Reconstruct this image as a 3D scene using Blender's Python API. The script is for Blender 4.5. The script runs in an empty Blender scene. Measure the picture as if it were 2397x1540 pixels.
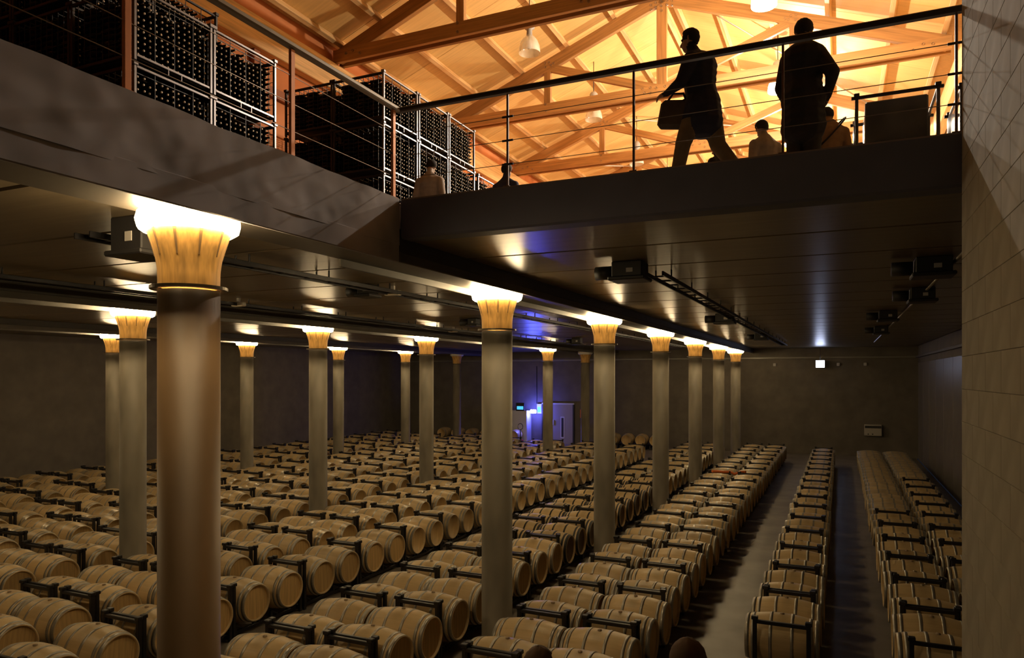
import bpy, math, random
import numpy as np
from mathutils import Vector, Matrix

random.seed(7)
R = math.radians
SC = bpy.context.scene
COL = SC.collection

# ------------------------------------------------------------------ camera
CAMZ = 4.1                      # eye height above the cellar floor
YAW = R(24.5)                   # the camera looks this far away from the row direction (+Y)
FPX = 1687.0                    # focal length in pixels of the 2397 px wide frame
cam_data = bpy.data.cameras.new('camera')
cam_data.sensor_fit = 'HORIZONTAL'
cam_data.sensor_width = 36.0
cam_data.lens = 36.0 * FPX / 2397.0
cam_data.shift_y = 110.0 / 2397.0
cam_data.clip_end = 200
cam = bpy.data.objects.new('camera', cam_data)
COL.objects.link(cam)
cam.location = (0, 0, CAMZ)
cam.rotation_euler = (R(90), 0, YAW)
SC.camera = cam

# ------------------------------------------------------------------ world, exposure
world = bpy.data.worlds.new('world')
SC.world = world
world.use_nodes = True
world.node_tree.nodes['Background'].inputs[0].default_value = (0.02, 0.025, 0.04, 1)
world.node_tree.nodes['Background'].inputs[1].default_value = 0.3
SC.view_settings.view_transform = 'Standard'
SC.view_settings.look = 'None'
SC.view_settings.gamma = 1.0
SC.view_settings.exposure = 0.0
SC.view_settings.use_curve_mapping = False
try:
    SC.cycles.use_adaptive_sampling = True
    SC.cycles.adaptive_threshold = 0.1
    SC.cycles.max_bounces = 5
    SC.cycles.diffuse_bounces = 3
    SC.cycles.glossy_bounces = 3
    SC.cycles.transparent_max_bounces = 8
    SC.cycles.sample_clamp_indirect = 4.0
    SC.cycles.caustics_reflective = False
    SC.cycles.caustics_refractive = False
    SC.cycles.use_denoising = True
except Exception:
    pass

RING_GLOW = 72.0                # the light ring on top of each column
HALL_LAMP_W = 2150.0            # the lit pendants of the upper hall
RING_COL = (1.0, 0.745, 0.40)
HALL_COL = (1.0, 0.87, 0.69)

# ------------------------------------------------------------------ materials
MATS = {}
def new_mat(name):
    m = bpy.data.materials.new(name)
    m.use_nodes = True
    nt = m.node_tree
    b = nt.nodes['Principled BSDF']
    MATS[name] = m
    return m, nt, b

def plain(name, col, rough=0.6, metal=0.0, noise=0.0, scale=6.0, bump=0.0, spec=0.5, stretch=None, rand=0.0, coat=0.0):
    """Principled material with noise-driven tone, optional relief and per-object tone"""
    m, nt, b = new_mat(name)
    b.inputs['Roughness'].default_value = rough
    b.inputs['Metallic'].default_value = metal
    b.inputs['Specular IOR Level'].default_value = spec
    if coat:
        b.inputs['Coat Weight'].default_value = coat
        b.inputs['Coat Roughness'].default_value = 0.15
    tc = nt.nodes.new('ShaderNodeTexCoord')
    mp = nt.nodes.new('ShaderNodeMapping')
    if stretch:
        mp.inputs['Scale'].default_value = stretch
    nt.links.new(tc.outputs['Object'], mp.inputs['Vector'])
    if not noise and bump < 0.2 and not rand:
        b.inputs['Base Color'].default_value = tuple(col) + (1,)
        return m
    nz = nt.nodes.new('ShaderNodeTexNoise')
    nz.inputs['Scale'].default_value = scale
    nz.inputs['Detail'].default_value = 2
    nz.inputs['Roughness'].default_value = 0.6
    nt.links.new(mp.outputs[0], nz.inputs['Vector'])
    last = None
    if noise:
        r = nt.nodes.new('ShaderNodeValToRGB')
        r.color_ramp.elements[0].position = 0.3
        r.color_ramp.elements[1].position = 0.7
        r.color_ramp.elements[0].color = tuple(c * (1 - noise) for c in col) + (1,)
        r.color_ramp.elements[1].color = tuple(min(1, c * (1 + noise)) for c in col) + (1,)
        nt.links.new(nz.outputs['Fac'], r.inputs[0])
        last = r.outputs[0]
    if rand:
        oi = nt.nodes.new('ShaderNodeObjectInfo')
        mr = nt.nodes.new('ShaderNodeMapRange')
        mr.inputs['To Min'].default_value = 1 - rand
        mr.inputs['To Max'].default_value = 1 + rand
        nt.links.new(oi.outputs['Random'], mr.inputs['Value'])
        mx = nt.nodes.new('ShaderNodeMix')
        mx.data_type = 'RGBA'; mx.blend_type = 'MULTIPLY'
        mx.inputs[0].default_value = 1.0
        if last is not None:
            nt.links.new(last, mx.inputs[6])
        else:
            mx.inputs[6].default_value = tuple(col) + (1,)
        cb = nt.nodes.new('ShaderNodeCombineColor')
        for i in range(3):
            nt.links.new(mr.outputs[0], cb.inputs[i])
        nt.links.new(cb.outputs[0], mx.inputs[7])
        last = mx.outputs[2]
    if last is not None:
        nt.links.new(last, b.inputs['Base Color'])
    else:
        b.inputs['Base Color'].default_value = tuple(col) + (1,)
    if bump >= 0.2:
        bp = nt.nodes.new('ShaderNodeBump')
        bp.inputs['Strength'].default_value = bump
        bp.inputs['Distance'].default_value = 0.02
        nt.links.new(nz.outputs['Fac'], bp.inputs['Height'])
        nt.links.new(bp.outputs[0], b.inputs['Normal'])
    return m

def glow(name, col, strength):
    m, nt, b = new_mat(name)
    b.inputs['Base Color'].default_value = tuple(col) + (1,)
    b.inputs['Emission Color'].default_value = tuple(col) + (1,)
    b.inputs['Emission Strength'].default_value = strength
    return m

def clear(name, col, alpha, rough=0.1):
    """thin clear skin: mostly transparent with a gloss on top"""
    m = bpy.data.materials.new(name); m.use_nodes = True; MATS[name] = m
    nt = m.node_tree; nt.nodes.clear()
    out = nt.nodes.new('ShaderNodeOutputMaterial')
    tr = nt.nodes.new('ShaderNodeBsdfTransparent'); tr.inputs[0].default_value = (1, 1, 1, 1)
    p = nt.nodes.new('ShaderNodeBsdfPrincipled')
    p.inputs['Base Color'].default_value = tuple(col) + (1,)
    p.inputs['Roughness'].default_value = rough
    nz = nt.nodes.new('ShaderNodeTexNoise'); nz.inputs['Scale'].default_value = 3.0
    tc = nt.nodes.new('ShaderNodeTexCoord'); nt.links.new(tc.outputs['Object'], nz.inputs['Vector'])
    mr = nt.nodes.new('ShaderNodeMapRange')
    mr.inputs['From Min'].default_value = 0.3; mr.inputs['From Max'].default_value = 0.75
    mr.inputs['To Min'].default_value = alpha * 0.5; mr.inputs['To Max'].default_value = min(1, alpha * 1.6)
    nt.links.new(nz.outputs['Fac'], mr.inputs['Value'])
    mx = nt.nodes.new('ShaderNodeMixShader')
    nt.links.new(mr.outputs[0], mx.inputs[0])
    nt.links.new(tr.outputs[0], mx.inputs[1]); nt.links.new(p.outputs[0], mx.inputs[2])
    nt.links.new(mx.outputs[0], out.inputs[0])
    return m

def wood_barrel(name, col, dark):
    """oak staves: tone per stave round the axis, grain along it, per-barrel tone, a stain round the bung"""
    m, nt, b = new_mat(name)
    b.inputs['Roughness'].default_value = 0.42
    b.inputs['Specular IOR Level'].default_value = 0.45
    N = nt.nodes.new; L = nt.links.new
    tc = N('ShaderNodeTexCoord'); sx = N('ShaderNodeSeparateXYZ'); L(tc.outputs['Object'], sx.inputs[0])
    at = N('ShaderNodeMath'); at.operation = 'ARCTAN2'; L(sx.outputs['Y'], at.inputs[0]); L(sx.outputs['Z'], at.inputs[1])
    ml = N('ShaderNodeMath'); ml.operation = 'MULTIPLY'; ml.inputs[1].default_value = 26 / 6.283; L(at.outputs[0], ml.inputs[0])
    fl = N('ShaderNodeMath'); fl.operation = 'FLOOR'; L(ml.outputs[0], fl.inputs[0])
    oi = N('ShaderNodeObjectInfo')
    ad = N('ShaderNodeMath'); ad.operation = 'MULTIPLY_ADD'; ad.inputs[1].default_value = 40.0
    L(oi.outputs['Random'], ad.inputs[0]); L(fl.outputs[0], ad.inputs[2])
    wn = N('ShaderNodeTexWhiteNoise'); wn.noise_dimensions = '1D'; L(ad.outputs[0], wn.inputs['W'])
    mp = N('ShaderNodeMapping'); mp.inputs['Scale'].default_value = (2.0, 22, 22); L(tc.outputs['Object'], mp.inputs['Vector'])
    nz = N('ShaderNodeTexNoise'); nz.inputs['Scale'].default_value = 1.6; nz.inputs['Detail'].default_value = 2
    L(mp.outputs[0], nz.inputs['Vector'])
    a1 = N('ShaderNodeMath'); a1.operation = 'MULTIPLY_ADD'; a1.inputs[1].default_value = 0.35
    L(wn.outputs['Value'], a1.inputs[0]); 
    s1 = N('ShaderNodeMath'); s1.operation = 'MULTIPLY'; s1.inputs[1].default_value = 0.6; L(nz.outputs['Fac'], s1.inputs[0])
    L(s1.outputs[0], a1.inputs[2])
    mix = N('ShaderNodeMix'); mix.data_type = 'RGBA'
    L(a1.outputs[0], mix.inputs[0])
    mix.inputs[6].default_value = tuple(dark) + (1,); mix.inputs[7].default_value = tuple(col) + (1,)
    # per-barrel tone
    mr = N('ShaderNodeMapRange'); mr.inputs['To Min'].default_value = 0.82; mr.inputs['To Max'].default_value = 1.12
    L(oi.outputs['Random'], mr.inputs['Value'])
    cb = N('ShaderNodeCombineColor')
    for i in range(3): L(mr.outputs[0], cb.inputs[i])
    mu = N('ShaderNodeMix'); mu.data_type = 'RGBA'; mu.blend_type = 'MULTIPLY'; mu.inputs[0].default_value = 1
    L(mix.outputs[2], mu.inputs[6]); L(cb.outputs[0], mu.inputs[7])
    # wine stain spilled down from the bung
    vx = N('ShaderNodeMath'); vx.operation = 'ABSOLUTE'; L(sx.outputs['X'], vx.inputs[0])
    st = N('ShaderNodeMapRange'); st.inputs['From Min'].default_value = 0.03; st.inputs['From Max'].default_value = 0.11
    st.inputs['To Min'].default_value = 0.4; st.inputs['To Max'].default_value = 0.0; L(vx.outputs[0], st.inputs['Value'])
    zt = N('ShaderNodeMapRange'); zt.inputs['From Min'].default_value = 0.2; zt.inputs['From Max'].default_value = 0.36
    L(sx.outputs['Z'], zt.inputs['Value'])
    sm = N('ShaderNodeMath'); sm.operation = 'MULTIPLY'; L(st.outputs[0], sm.inputs[0]); L(zt.outputs[0], sm.inputs[1])
    fin = N('ShaderNodeMix'); fin.data_type = 'RGBA'; L(sm.outputs[0], fin.inputs[0]); L(mu.outputs[2], fin.inputs[6])
    fin.inputs[7].default_value = (0.20, 0.13, 0.06, 1)
    L(fin.outputs[2], b.inputs['Base Color'])
    return m

def timber(name, col, axis, rand=0.12, contrast=0.25, rough=0.55):
    """glulam or plywood with the grain along one axis"""
    st = [14, 14, 14]; st[axis] = 0.6
    return plain(name, col, rough=rough, noise=contrast, scale=1.4, stretch=tuple(st), rand=rand, bump=0.05)

M_FLOOR = plain('cellar_concrete_floor', (0.20, 0.17, 0.14), rough=0.45, noise=0.25, scale=1.2, bump=0.05)
M_WALL = plain('dark_plaster', (0.14, 0.118, 0.092), rough=0.8, noise=0.15, scale=1.5)
M_WALLP = plain('side_wall_panel', (0.16, 0.14, 0.12), rough=0.35, noise=0.15, scale=1.5)
M_CEIL = plain('ceiling_panel_brown', (0.15, 0.115, 0.072), rough=0.31, noise=0.2, scale=1.0, stretch=(0.5, 9, 1), rand=0.08)
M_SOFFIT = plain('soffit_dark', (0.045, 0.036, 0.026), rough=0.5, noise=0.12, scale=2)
M_POSTD = plain('post_dark_brown', (0.13, 0.07, 0.045), rough=0.4, metal=0.3)
M_BEAM = plain('beam_brown', (0.10, 0.085, 0.065), rough=0.6, noise=0.12, scale=2)
M_FASCIA = plain('rough_concrete', (0.35, 0.325, 0.33), rough=0.9, noise=0.28, scale=1.7, bump=0.9)
M_DARKFASCIA = plain('dark_smooth_fascia', (0.105, 0.105, 0.145), rough=0.65, noise=0.1, scale=2)
M_UPFLOOR = plain('upper_floor', (0.25, 0.2, 0.16), rough=0.5, noise=0.1)
M_BLOCK = plain('grey_block', (0.25, 0.215, 0.165), rough=0.9, noise=0.14, scale=3.5, bump=0.25, rand=0.025)
M_JOINT = plain('block_joint', (0.245, 0.21, 0.16), rough=0.95)
M_COLUMN = plain('column_concrete', (0.185, 0.158, 0.115), rough=0.6, noise=0.30, scale=2.2, stretch=(1, 1, 0.35), bump=0.05, spec=.35)
M_COLUMNB = plain('column_concrete_brown', (0.165, 0.098, 0.043), rough=0.5, noise=0.34, scale=1.3, stretch=(1.5, 1.5, 0.35), bump=0.05, spec=.4)  # browner, more mottled concrete tone for the front column
M_CAPITAL = plain('capital_ochre', (0.47, 0.255, 0.065), rough=0.6, noise=0.3, scale=4, stretch=(6, 6, 0.8))
M_SLOT = plain('capital_slot', (0.16, 0.09, 0.03), rough=0.8)
M_COLLAR = plain('collar_steel', (0.10, 0.075, 0.045), rough=0.4, metal=0.6)
M_RING = glow('light_ring', RING_COL, RING_GLOW)
M_RINGOFF = plain('light_ring_off', (0.5, 0.45, 0.38), rough=0.4)
M_OAK = wood_barrel('oak_staves', (0.72, 0.525, 0.275), (0.52, 0.37, 0.185))
M_HEAD = plain('oak_head', (0.56, 0.37, 0.155), rough=0.55, noise=0.22, scale=1.5, stretch=(3, 14, 0.8), rand=0.15)
M_HOOP = plain('galvanised_hoop', (0.36, 0.33, 0.28), rough=0.38, metal=0.55, noise=0.15, scale=8)
M_HOOPB = plain('black_hoop', (0.022, 0.02, 0.018), rough=0.5, metal=0.2)
M_HEADD = plain('stained_head', (0.16, 0.10, 0.06), rough=0.6, noise=0.25, scale=2, rand=0.2)
M_BUNG = plain('bung', (0.30, 0.21, 0.12), rough=0.6)
M_RACK = plain('black_rack_steel', (0.022, 0.02, 0.021), rough=0.42, metal=0.3, noise=0.2, scale=8)
M_ORANGE = plain('orange_wall_paint', (0.60, 0.20, 0.055), rough=0.7, noise=0.1, scale=1.5)
M_GIRT = plain('girt_red_brown', (0.34, 0.11, 0.04), rough=0.6)
M_GLU_X = timber('glulam_along_x', (0.44, 0.215, 0.064), 0)
M_GLU_Z = timber('glulam_along_z', (0.44, 0.215, 0.064), 2)
M_GLU_Y = timber('glulam_along_y', (0.70, 0.43, 0.18), 1)
M_PLY = timber('roof_plywood', (0.78, 0.48, 0.165), 0, rand=0.12, contrast=0.08)
M_BOLT = plain('bolt_zinc', (0.6, 0.58, 0.52), rough=0.35, metal=0.6)
M_ROD = plain('tie_rod_steel', (0.7, 0.66, 0.58), rough=0.35, metal=0.5)
M_RAIL = plain('handrail_dark', (0.055, 0.045, 0.035), rough=0.35, metal=0.3)
M_RAILP = plain('handrail_painted', (0.30, 0.25, 0.17), rough=0.4, metal=0.2)
M_POST = plain('post_orange_brown', (0.62, 0.25, 0.10), rough=0.4, metal=0.3)
M_CABLE = plain('rail_cable', (0.20, 0.16, 0.12), rough=0.35, metal=0.8)
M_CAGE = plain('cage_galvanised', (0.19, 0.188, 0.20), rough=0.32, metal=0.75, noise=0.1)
M_CAGEB = plain('cage_black_and_shaded', (0.02, 0.018, 0.018), rough=0.5)  # true black on wrapped cages, shade put into the colour on galvanised stacks
M_BOTTLE = plain('bottle_dark_glass', (0.008, 0.009, 0.009), rough=0.3, spec=0.25)
M_CORK = plain('bottle_cork', (0.62, 0.52, 0.38), rough=0.6, rand=0.2)
M_WRAP = clear('stretch_film', (0.75, 0.72, 0.74), 0.09, 0.12)
M_FILM = clear('barrel_film', (0.8, 0.74, 0.62), 0.22, 0.18)
M_LAMPGLASS = clear('lamp_glass', (0.9, 0.86, 0.74), 0.55, 0.08)
M_LAMPGREY = plain('lamp_housing', (0.45, 0.42, 0.38), rough=0.45)
M_BULB = glow('lit_bulb', (1.0, 0.85, 0.62), 120.0)
M_BULBOFF = plain('bulb_off', (0.7, 0.65, 0.52), rough=0.2)
M_BLACK = plain('matt_black', (0.018, 0.016, 0.015), rough=0.55)
M_WHITE = plain('off_white_plastic', (0.6, 0.55, 0.47), rough=0.4)
M_EXIT = glow('exit_sign_glow', (0.62, 0.70, 1.0), 22.0)
M_BLUE = glow('blue_tube', (0.10, 0.12, 1.0), 380.0)
M_CYAN = glow('cyan_screen', (0.08, 0.55, 0.9), 1.1)
M_DOORG = plain('grey_door', (0.33, 0.29, 0.25), rough=0.45)
M_WHITEDOOR = plain('white_panel', (0.62, 0.6, 0.58), rough=0.4)
M_RED = plain('signal_red', (0.55, 0.05, 0.02), rough=0.4)
M_SIGNR = plain('sign_orange_red', (0.7, 0.16, 0.03), rough=0.5)
M_SKIN = plain('skin', (0.42, 0.24, 0.16), rough=0.55)
M_EYE = plain('eye_dark', (0.02, 0.015, 0.012), rough=0.2)

# ------------------------------------------------------------------ mesh helpers
class MB:
    """collects faces; build() links them as one mesh object"""
    def __init__(self):
        self.v = []; self.f = []; self.m = []; self.s = []
    def quadlist(self, verts, faces, mi=0, smooth=False):
        o = len(self.v)
        self.v.extend(verts)
        for f in faces:
            self.f.append(tuple(i + o for i in f)); self.m.append(mi); self.s.append(smooth)
        return self
    def box(self, c, s, mi=0, M=None):
        x, y, z = s[0] / 2, s[1] / 2, s[2] / 2
        pts = [(-x, -y, -z), (x, -y, -z), (x, y, -z), (-x, y, -z), (-x, -y, z), (x, -y, z), (x, y, z), (-x, y, z)]
        if M is not None:
            pts = [tuple(M @ Vector(p)) for p in pts]
        pts = [(p[0] + c[0], p[1] + c[1], p[2] + c[2]) for p in pts]
        return self.quadlist(pts, [(0, 3, 2, 1), (4, 5, 6, 7), (0, 1, 5, 4), (1, 2, 6, 5), (2, 3, 7, 6), (3, 0, 4, 7)], mi)
    def box2(self, lo, hi, mi=0):
        return self.box([(a + b) / 2 for a, b in zip(lo, hi)], [b - a for a, b in zip(lo, hi)], mi)
    def bbox(self, c, s, bev=0.01, mi=0, M=None):
        """box with chamfered edges"""
        x, y, z = s[0] / 2, s[1] / 2, s[2] / 2
        b = min(bev, x * .9, y * .9, z * .9)
        pts = []
        for sx in (-1, 1):
            for sy in (-1, 1):
                for sz in (-1, 1):
                    pts += [(sx * x, sy * (y - b), sz * (z - b)), (sx * (x - b), sy * y, sz * (z - b)), (sx * (x - b), sy * (y - b), sz * z)]
        def I(a, bb, cc, k): return ((a * 2 + bb) * 2 + cc) * 3 + k
        fs = []
        for a in (0, 1):
            q = [I(a, 0, 0, 0), I(a, 1, 0, 0), I(a, 1, 1, 0), I(a, 0, 1, 0)]; fs.append(q if a else q[::-1])
            q = [I(0, a, 0, 1), I(0, a, 1, 1), I(1, a, 1, 1), I(1, a, 0, 1)]; fs.append(q if a else q[::-1])
            q = [I(0, 0, a, 2), I(1, 0, a, 2), I(1, 1, a, 2), I(0, 1, a, 2)]; fs.append(q if a else q[::-1])
        for a in (0, 1):
            for c2 in (0, 1):
                q = [I(a, 0, c2, 0), I(a, 1, c2, 0), I(a, 1, c2, 2), I(a, 0, c2, 2)]; fs.append(q if (a ^ c2) else q[::-1])
                q = [I(a, c2, 0, 0), I(a, c2, 1, 0), I(a, c2, 1, 1), I(a, c2, 0, 1)]; fs.append(q if not (a ^ c2) else q[::-1])
                q = [I(0, a, c2, 1), I(1, a, c2, 1), I(1, a, c2, 2), I(0, a, c2, 2)]; fs.append(q if not (a ^ c2) else q[::-1])
        for a in (0, 1):
            for bb in (0, 1):
                for cc in (0, 1):
                    t = [I(a, bb, cc, 0), I(a, bb, cc, 1), I(a, bb, cc, 2)]
                    fs.append(t if (a + bb + cc) % 2 else t[::-1])
        if M is not None:
            pts = [tuple(M @ Vector(p)) for p in pts]
        pts = [(p[0] + c[0], p[1] + c[1], p[2] + c[2]) for p in pts]
        return self.quadlist(pts, fs, mi)
    def lathe(self, prof, seg=24, axis='Z', c=(0, 0, 0), mi=0, smooth=True, mids=None, cap0=False, cap1=False):
        """prof: list of (along, radius)"""
        vs = []
        for (a, r) in prof:
            for k in range(seg):
                t = 2 * math.pi * k / seg
                p, q = r * math.cos(t), r * math.sin(t)
                if axis == 'Z': vs.append((c[0] + p, c[1] + q, c[2] + a))
                elif axis == 'X': vs.append((c[0] + a, c[1] + p, c[2] + q))
                else: vs.append((c[0] + q, c[1] + a, c[2] + p))
        o = len(self.v); self.v.extend(vs)
        for i in range(len(prof) - 1):
            for k in range(seg):
                k2 = (k + 1) % seg
                self.f.append((o + i * seg + k, o + i * seg + k2, o + (i + 1) * seg + k2, o + (i + 1) * seg + k))
                self.m.append(mids[i] if mids else mi); self.s.append(smooth)
        if cap0: self.f.append(tuple(o + k for k in range(seg))[::-1]); self.m.append(mids[0] if mids else mi); self.s.append(False)
        if cap1: self.f.append(tuple(o + (len(prof) - 1) * seg + k for k in range(seg))); self.m.append(mids[-1] if mids else mi); self.s.append(False)
        return self
    def tube(self, pts, r, seg=8, mi=0, caps=True):
        pts = [Vector(p) for p in pts]
        o = len(self.v); n = len(pts)
        for i, p in enumerate(pts):
            d = (pts[min(i + 1, n - 1)] - pts[max(i - 1, 0)]).normalized()
            up = Vector((0, 0, 1)) if abs(d.z) < .95 else Vector((1, 0, 0))
            a = d.cross(up).normalized(); b2 = a.cross(d)
            for k in range(seg):
                t = 2 * math.pi * k / seg
                self.v.append(tuple(p + a * (r * math.cos(t)) + b2 * (r * math.sin(t))))
        for i in range(n - 1):
            for k in range(seg):
                k2 = (k + 1) % seg
                self.f.append((o + i * seg + k, o + (i + 1) * seg + k, o + (i + 1) * seg + k2, o + i * seg + k2)); self.m.append(mi); self.s.append(True)
        if caps:
            self.f.append(tuple(o + k for k in range(seg))); self.m.append(mi); self.s.append(False)
            self.f.append(tuple(o + (n - 1) * seg + k for k in range(seg))[::-1]); self.m.append(mi); self.s.append(False)
        return self
    def add(self, other, M=None, off=(0, 0, 0)):
        o = len(self.v)
        if M is not None: self.v.extend(tuple(M @ Vector(p)) for p in other.v)
        else: self.v.extend((p[0] + off[0], p[1] + off[1], p[2] + off[2]) for p in other.v)
        self.f.extend(tuple(i + o for i in f) for f in other.f); self.m.extend(other.m); self.s.extend(other.s)
        return self
    def mesh(self, name, mats):
        me = bpy.data.meshes.new(name)
        me.from_pydata(self.v, [], self.f)
        for mt in (mats if isinstance(mats, (list, tuple)) else [mats]): me.materials.append(mt)
        me.polygons.foreach_set('material_index', self.m)
        me.polygons.foreach_set('use_smooth', self.s)
        me.update()
        return me
    def build(self, name, mats, parent=None, loc=None, rot=None):
        return link(name, self.mesh(name, mats), parent, loc, rot)

def link(name, data, parent=None, loc=None, rot=None):
    o = bpy.data.objects.new(name, data)
    COL.objects.link(o)
    if parent is not None: o.parent = parent
    if loc is not None: o.location = loc
    if rot is not None: o.rotation_euler = rot
    return o
def tag(o, label=None, cat=None, group=None, kind=None):
    if label: o['label'] = label
    if cat: o['category'] = cat
    if group: o['group'] = group
    if kind: o['kind'] = kind
    return o
def empty(name, loc=(0, 0, 0), rot=(0, 0, 0)):
    return link(name, None, None, loc, rot)
def struct(o, label):
    return tag(o, label, None, None, 'structure')

CY, SY = math.cos(YAW), math.sin(YAW)
def project(x, y, z):
    """pixel of a world point (2397 x 1540 frame), used only to sort repeats by how large the photo shows them"""
    zc = -SY * x + CY * y; xc = CY * x + SY * y
    if zc < 0.2: return None
    return 1198.5 + FPX * xc / zc, 880.0 - FPX * (z - CAMZ) / zc, zc
def nth(n):
    return '%d%s' % (n, 'th' if 10 <= n % 100 <= 20 else {1: 'st', 2: 'nd', 3: 'rd'}.get(n % 10, 'th'))

# ------------------------------------------------------------------ key dimensions
Z_CEIL, Z_BEAM, Z_UP = 5.58, 5.32, 6.0
X_EDGE, Y_EDGE = -4.3, 6.53                # the open well's edges
X_WALL_L, X_WALL_R, Y_BACK, Y_FRONT = -26.6, 3.45, 40.9, -3.0
COLX = [-4.70, -12.2, -19.88]
COLY = [[4.14] + [9.77 + 5.42 * k for k in range(6)]] + [[4.1] + [9.45 + 5.32 * k for k in range(6)]] * 2
Z_SOFFIT = 5.41                             # underside of the beams behind their low edge lips
RIDGE_X, HEEL, HX = -4.46, 11.95, 6.74     # ridge line, chord height, half span
UX_L, UX_R = -11.45, 2.75                  # upper hall walls
# ------------------------------------------------------------------ cellar shell
mb = MB().box2((X_WALL_L, Y_FRONT, -0.2), (X_WALL_R, Y_BACK, 0)); f = mb.build('floor', M_FLOOR); struct(f, 'grey concrete cellar floor between the barrel rows')
mb = MB().box2((X_WALL_L - .3, Y_FRONT, 0), (X_WALL_L, Y_BACK, 6.0)); struct(mb.build('wall_left', M_WALL), 'dark plain cellar wall behind the barrels')
mb = MB().box2((X_WALL_L - .3, Y_BACK, 0), (X_WALL_R + .3, Y_BACK + .3, 6.0)); struct(mb.build('wall_back', M_WALL), 'dark end wall of the barrel cellar')
wr = MB().box2((X_WALL_R + .05, Y_EDGE, 0), (X_WALL_R + .3, Y_BACK, 6.0)).build('wall_right', M_WALL); struct(wr, 'dark side wall with tall smooth panels')
pm = MB().bbox((0, 0, 0), (.05, 2.36, 4.7), .008).mesh('panel', M_WALLP)
for k in range(14):
    link('panel', pm, wr, (X_WALL_R + .02, Y_EDGE + 1.3 + k * 2.4, 2.4))
struct(MB().box2((X_WALL_L, Y_FRONT - .3, 0), (UX_R, Y_FRONT, 15.5)).build('wall_front', M_WALL), 'wall behind the viewing stairs')
# trims along the wall tops
struct(MB().bbox((X_WALL_R - .02, (Y_EDGE + Y_BACK) / 2, 5.05), (.1, Y_BACK - Y_EDGE, .1)).build('trim_1', M_BEAM), 'ledge along the top of the side wall')
struct(MB().bbox(((X_WALL_L + X_WALL_R) / 2, Y_BACK - .08, 5.06), (X_WALL_R - X_WALL_L, .1, .09)).build('trim_2', plain('ledge_grey', (0.2, .18, .14), rough=.4)), 'pale pipe ledge along the top of the end wall')

# ceiling: a backing sheet and the separate panels under it
ce = MB()
ce.box2((X_WALL_L, Y_FRONT, Z_CEIL + .07), (X_EDGE - .02, Y_BACK, Z_CEIL + .10))
ce.box2((X_EDGE - .02, Y_EDGE + .02, Z_CEIL + .07), (X_WALL_R + .3, Y_BACK, Z_CEIL + .10))
ceil = ce.build('ceiling', M_BLACK); struct(ceil, 'glossy brown panelled ceiling of the barrel cellar')
BW = .40
bays = [(X_WALL_L, COLX[2] - BW), (COLX[2] + BW, COLX[1] - BW), (COLX[1] + BW, COLX[0] - BW), (COLX[0] + BW, X_WALL_R)]
for bi, (x0, x1) in enumerate(bays):
    w = x1 - x0
    pm = MB().bbox((0, 0, 0), (w, 1.475, .07), .016).mesh('ceiling_panel', M_CEIL)
    y = Y_EDGE + .77 if bi == 3 else .77 + (Y_EDGE % 1.51) - 1.51
    while y < Y_BACK:
        if not (bi == 3 and y < Y_EDGE):
            link('ceiling_panel', pm, ceil, ((x0 + x1) / 2, y, Z_CEIL + .035))
        y += 1.51
# downstand beams on the column lines: a shallow beam with a lower lip along each edge
for i, x in enumerate(COLX):
    y0 = Y_EDGE if i == 0 else Y_FRONT
    nm = ['nearest line of columns', 'middle line of columns', 'line of columns by the far wall'][i]
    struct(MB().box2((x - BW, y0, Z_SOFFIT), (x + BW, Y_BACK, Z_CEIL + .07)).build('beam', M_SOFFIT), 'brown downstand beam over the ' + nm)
    for s in (-1, 1):
        xe = x + s * (BW - .005)
        struct(MB().bbox((xe, (y0 + Y_BACK) / 2, (Z_BEAM + Z_SOFFIT) / 2 + .01), (.03, Y_BACK - y0, Z_SOFFIT - Z_BEAM + .02), .008).build('trim_%d' % (3 + i * 2 + (s > 0)), M_BEAM),
               'low edge lip on the %s side of the beam over the %s' % ('wall' if s < 0 else 'aisle', nm))
# upper floor slab in two pieces round the open well
b = MB().box2((X_WALL_L, Y_FRONT, Z_CEIL + .1), (X_EDGE - .25, Y_BACK, Z_UP)).box2((X_EDGE - .25, Y_EDGE + .25, Z_CEIL + .1), (X_WALL_R + .3, Y_BACK, Z_UP)).build('floor_upper', M_UPFLOOR)
struct(b, 'upper floor slab around the open well')
# concrete edge of the well on the side: chipped upper band standing a little proud of the lower band
def rough_face(name, y0, y1, z0, z1, x, nx, nz, amp, mat, thick):
    rnd = random.Random(3)
    from mathutils import noise as NZ
    mb = MB(); vs = []; fs = []
    for j in range(nz + 1):
        for i in range(nx + 1):
            y = y0 + (y1 - y0) * i / nx; z = z0 + (z1 - z0) * j / nz
            d = NZ.noise(Vector((y * 1.6, z * 3.0, 0))) * amp + NZ.noise(Vector((y * 6, z * 9, 2))) * amp * .4
            e = NZ.noise(Vector((y * 3.1, 7.7, j * 9.0))) * .012 if j == nz else 0
            vs.append((x + d, y, z + e))
    for j in range(nz):
        for i in range(nx):
            a = j * (nx + 1) + i
            fs.append((a, a + 1, a + nx + 2, a + nx + 1))
    mb.quadlist(vs, fs, 0, True)
    mb.box2((x - thick, y0, z0), (x - amp - .012, y1, z1))
    # close the rims
    n = len(vs)
    rim = []
    for i in range(nx):
        rim.append((i + 1, i, i, i + 1))
    vs2 = []
    fs2 = []
    for i in range(nx + 1):
        for zz in (0, 1):
            src = vs[i] if zz == 0 else vs[nz * (nx + 1) + i]
            vs2 += [src, (x - thick, src[1], src[2])]
    for i in range(nx):
        a = i * 4; c = (i + 1) * 4
        fs2.append((a, a + 1, c + 1, c)); fs2.append((a + 2, c + 2, c + 3, a + 3))
    mb.quadlist(vs2, fs2, 0, False)
    return mb.build(name, mat)
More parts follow.
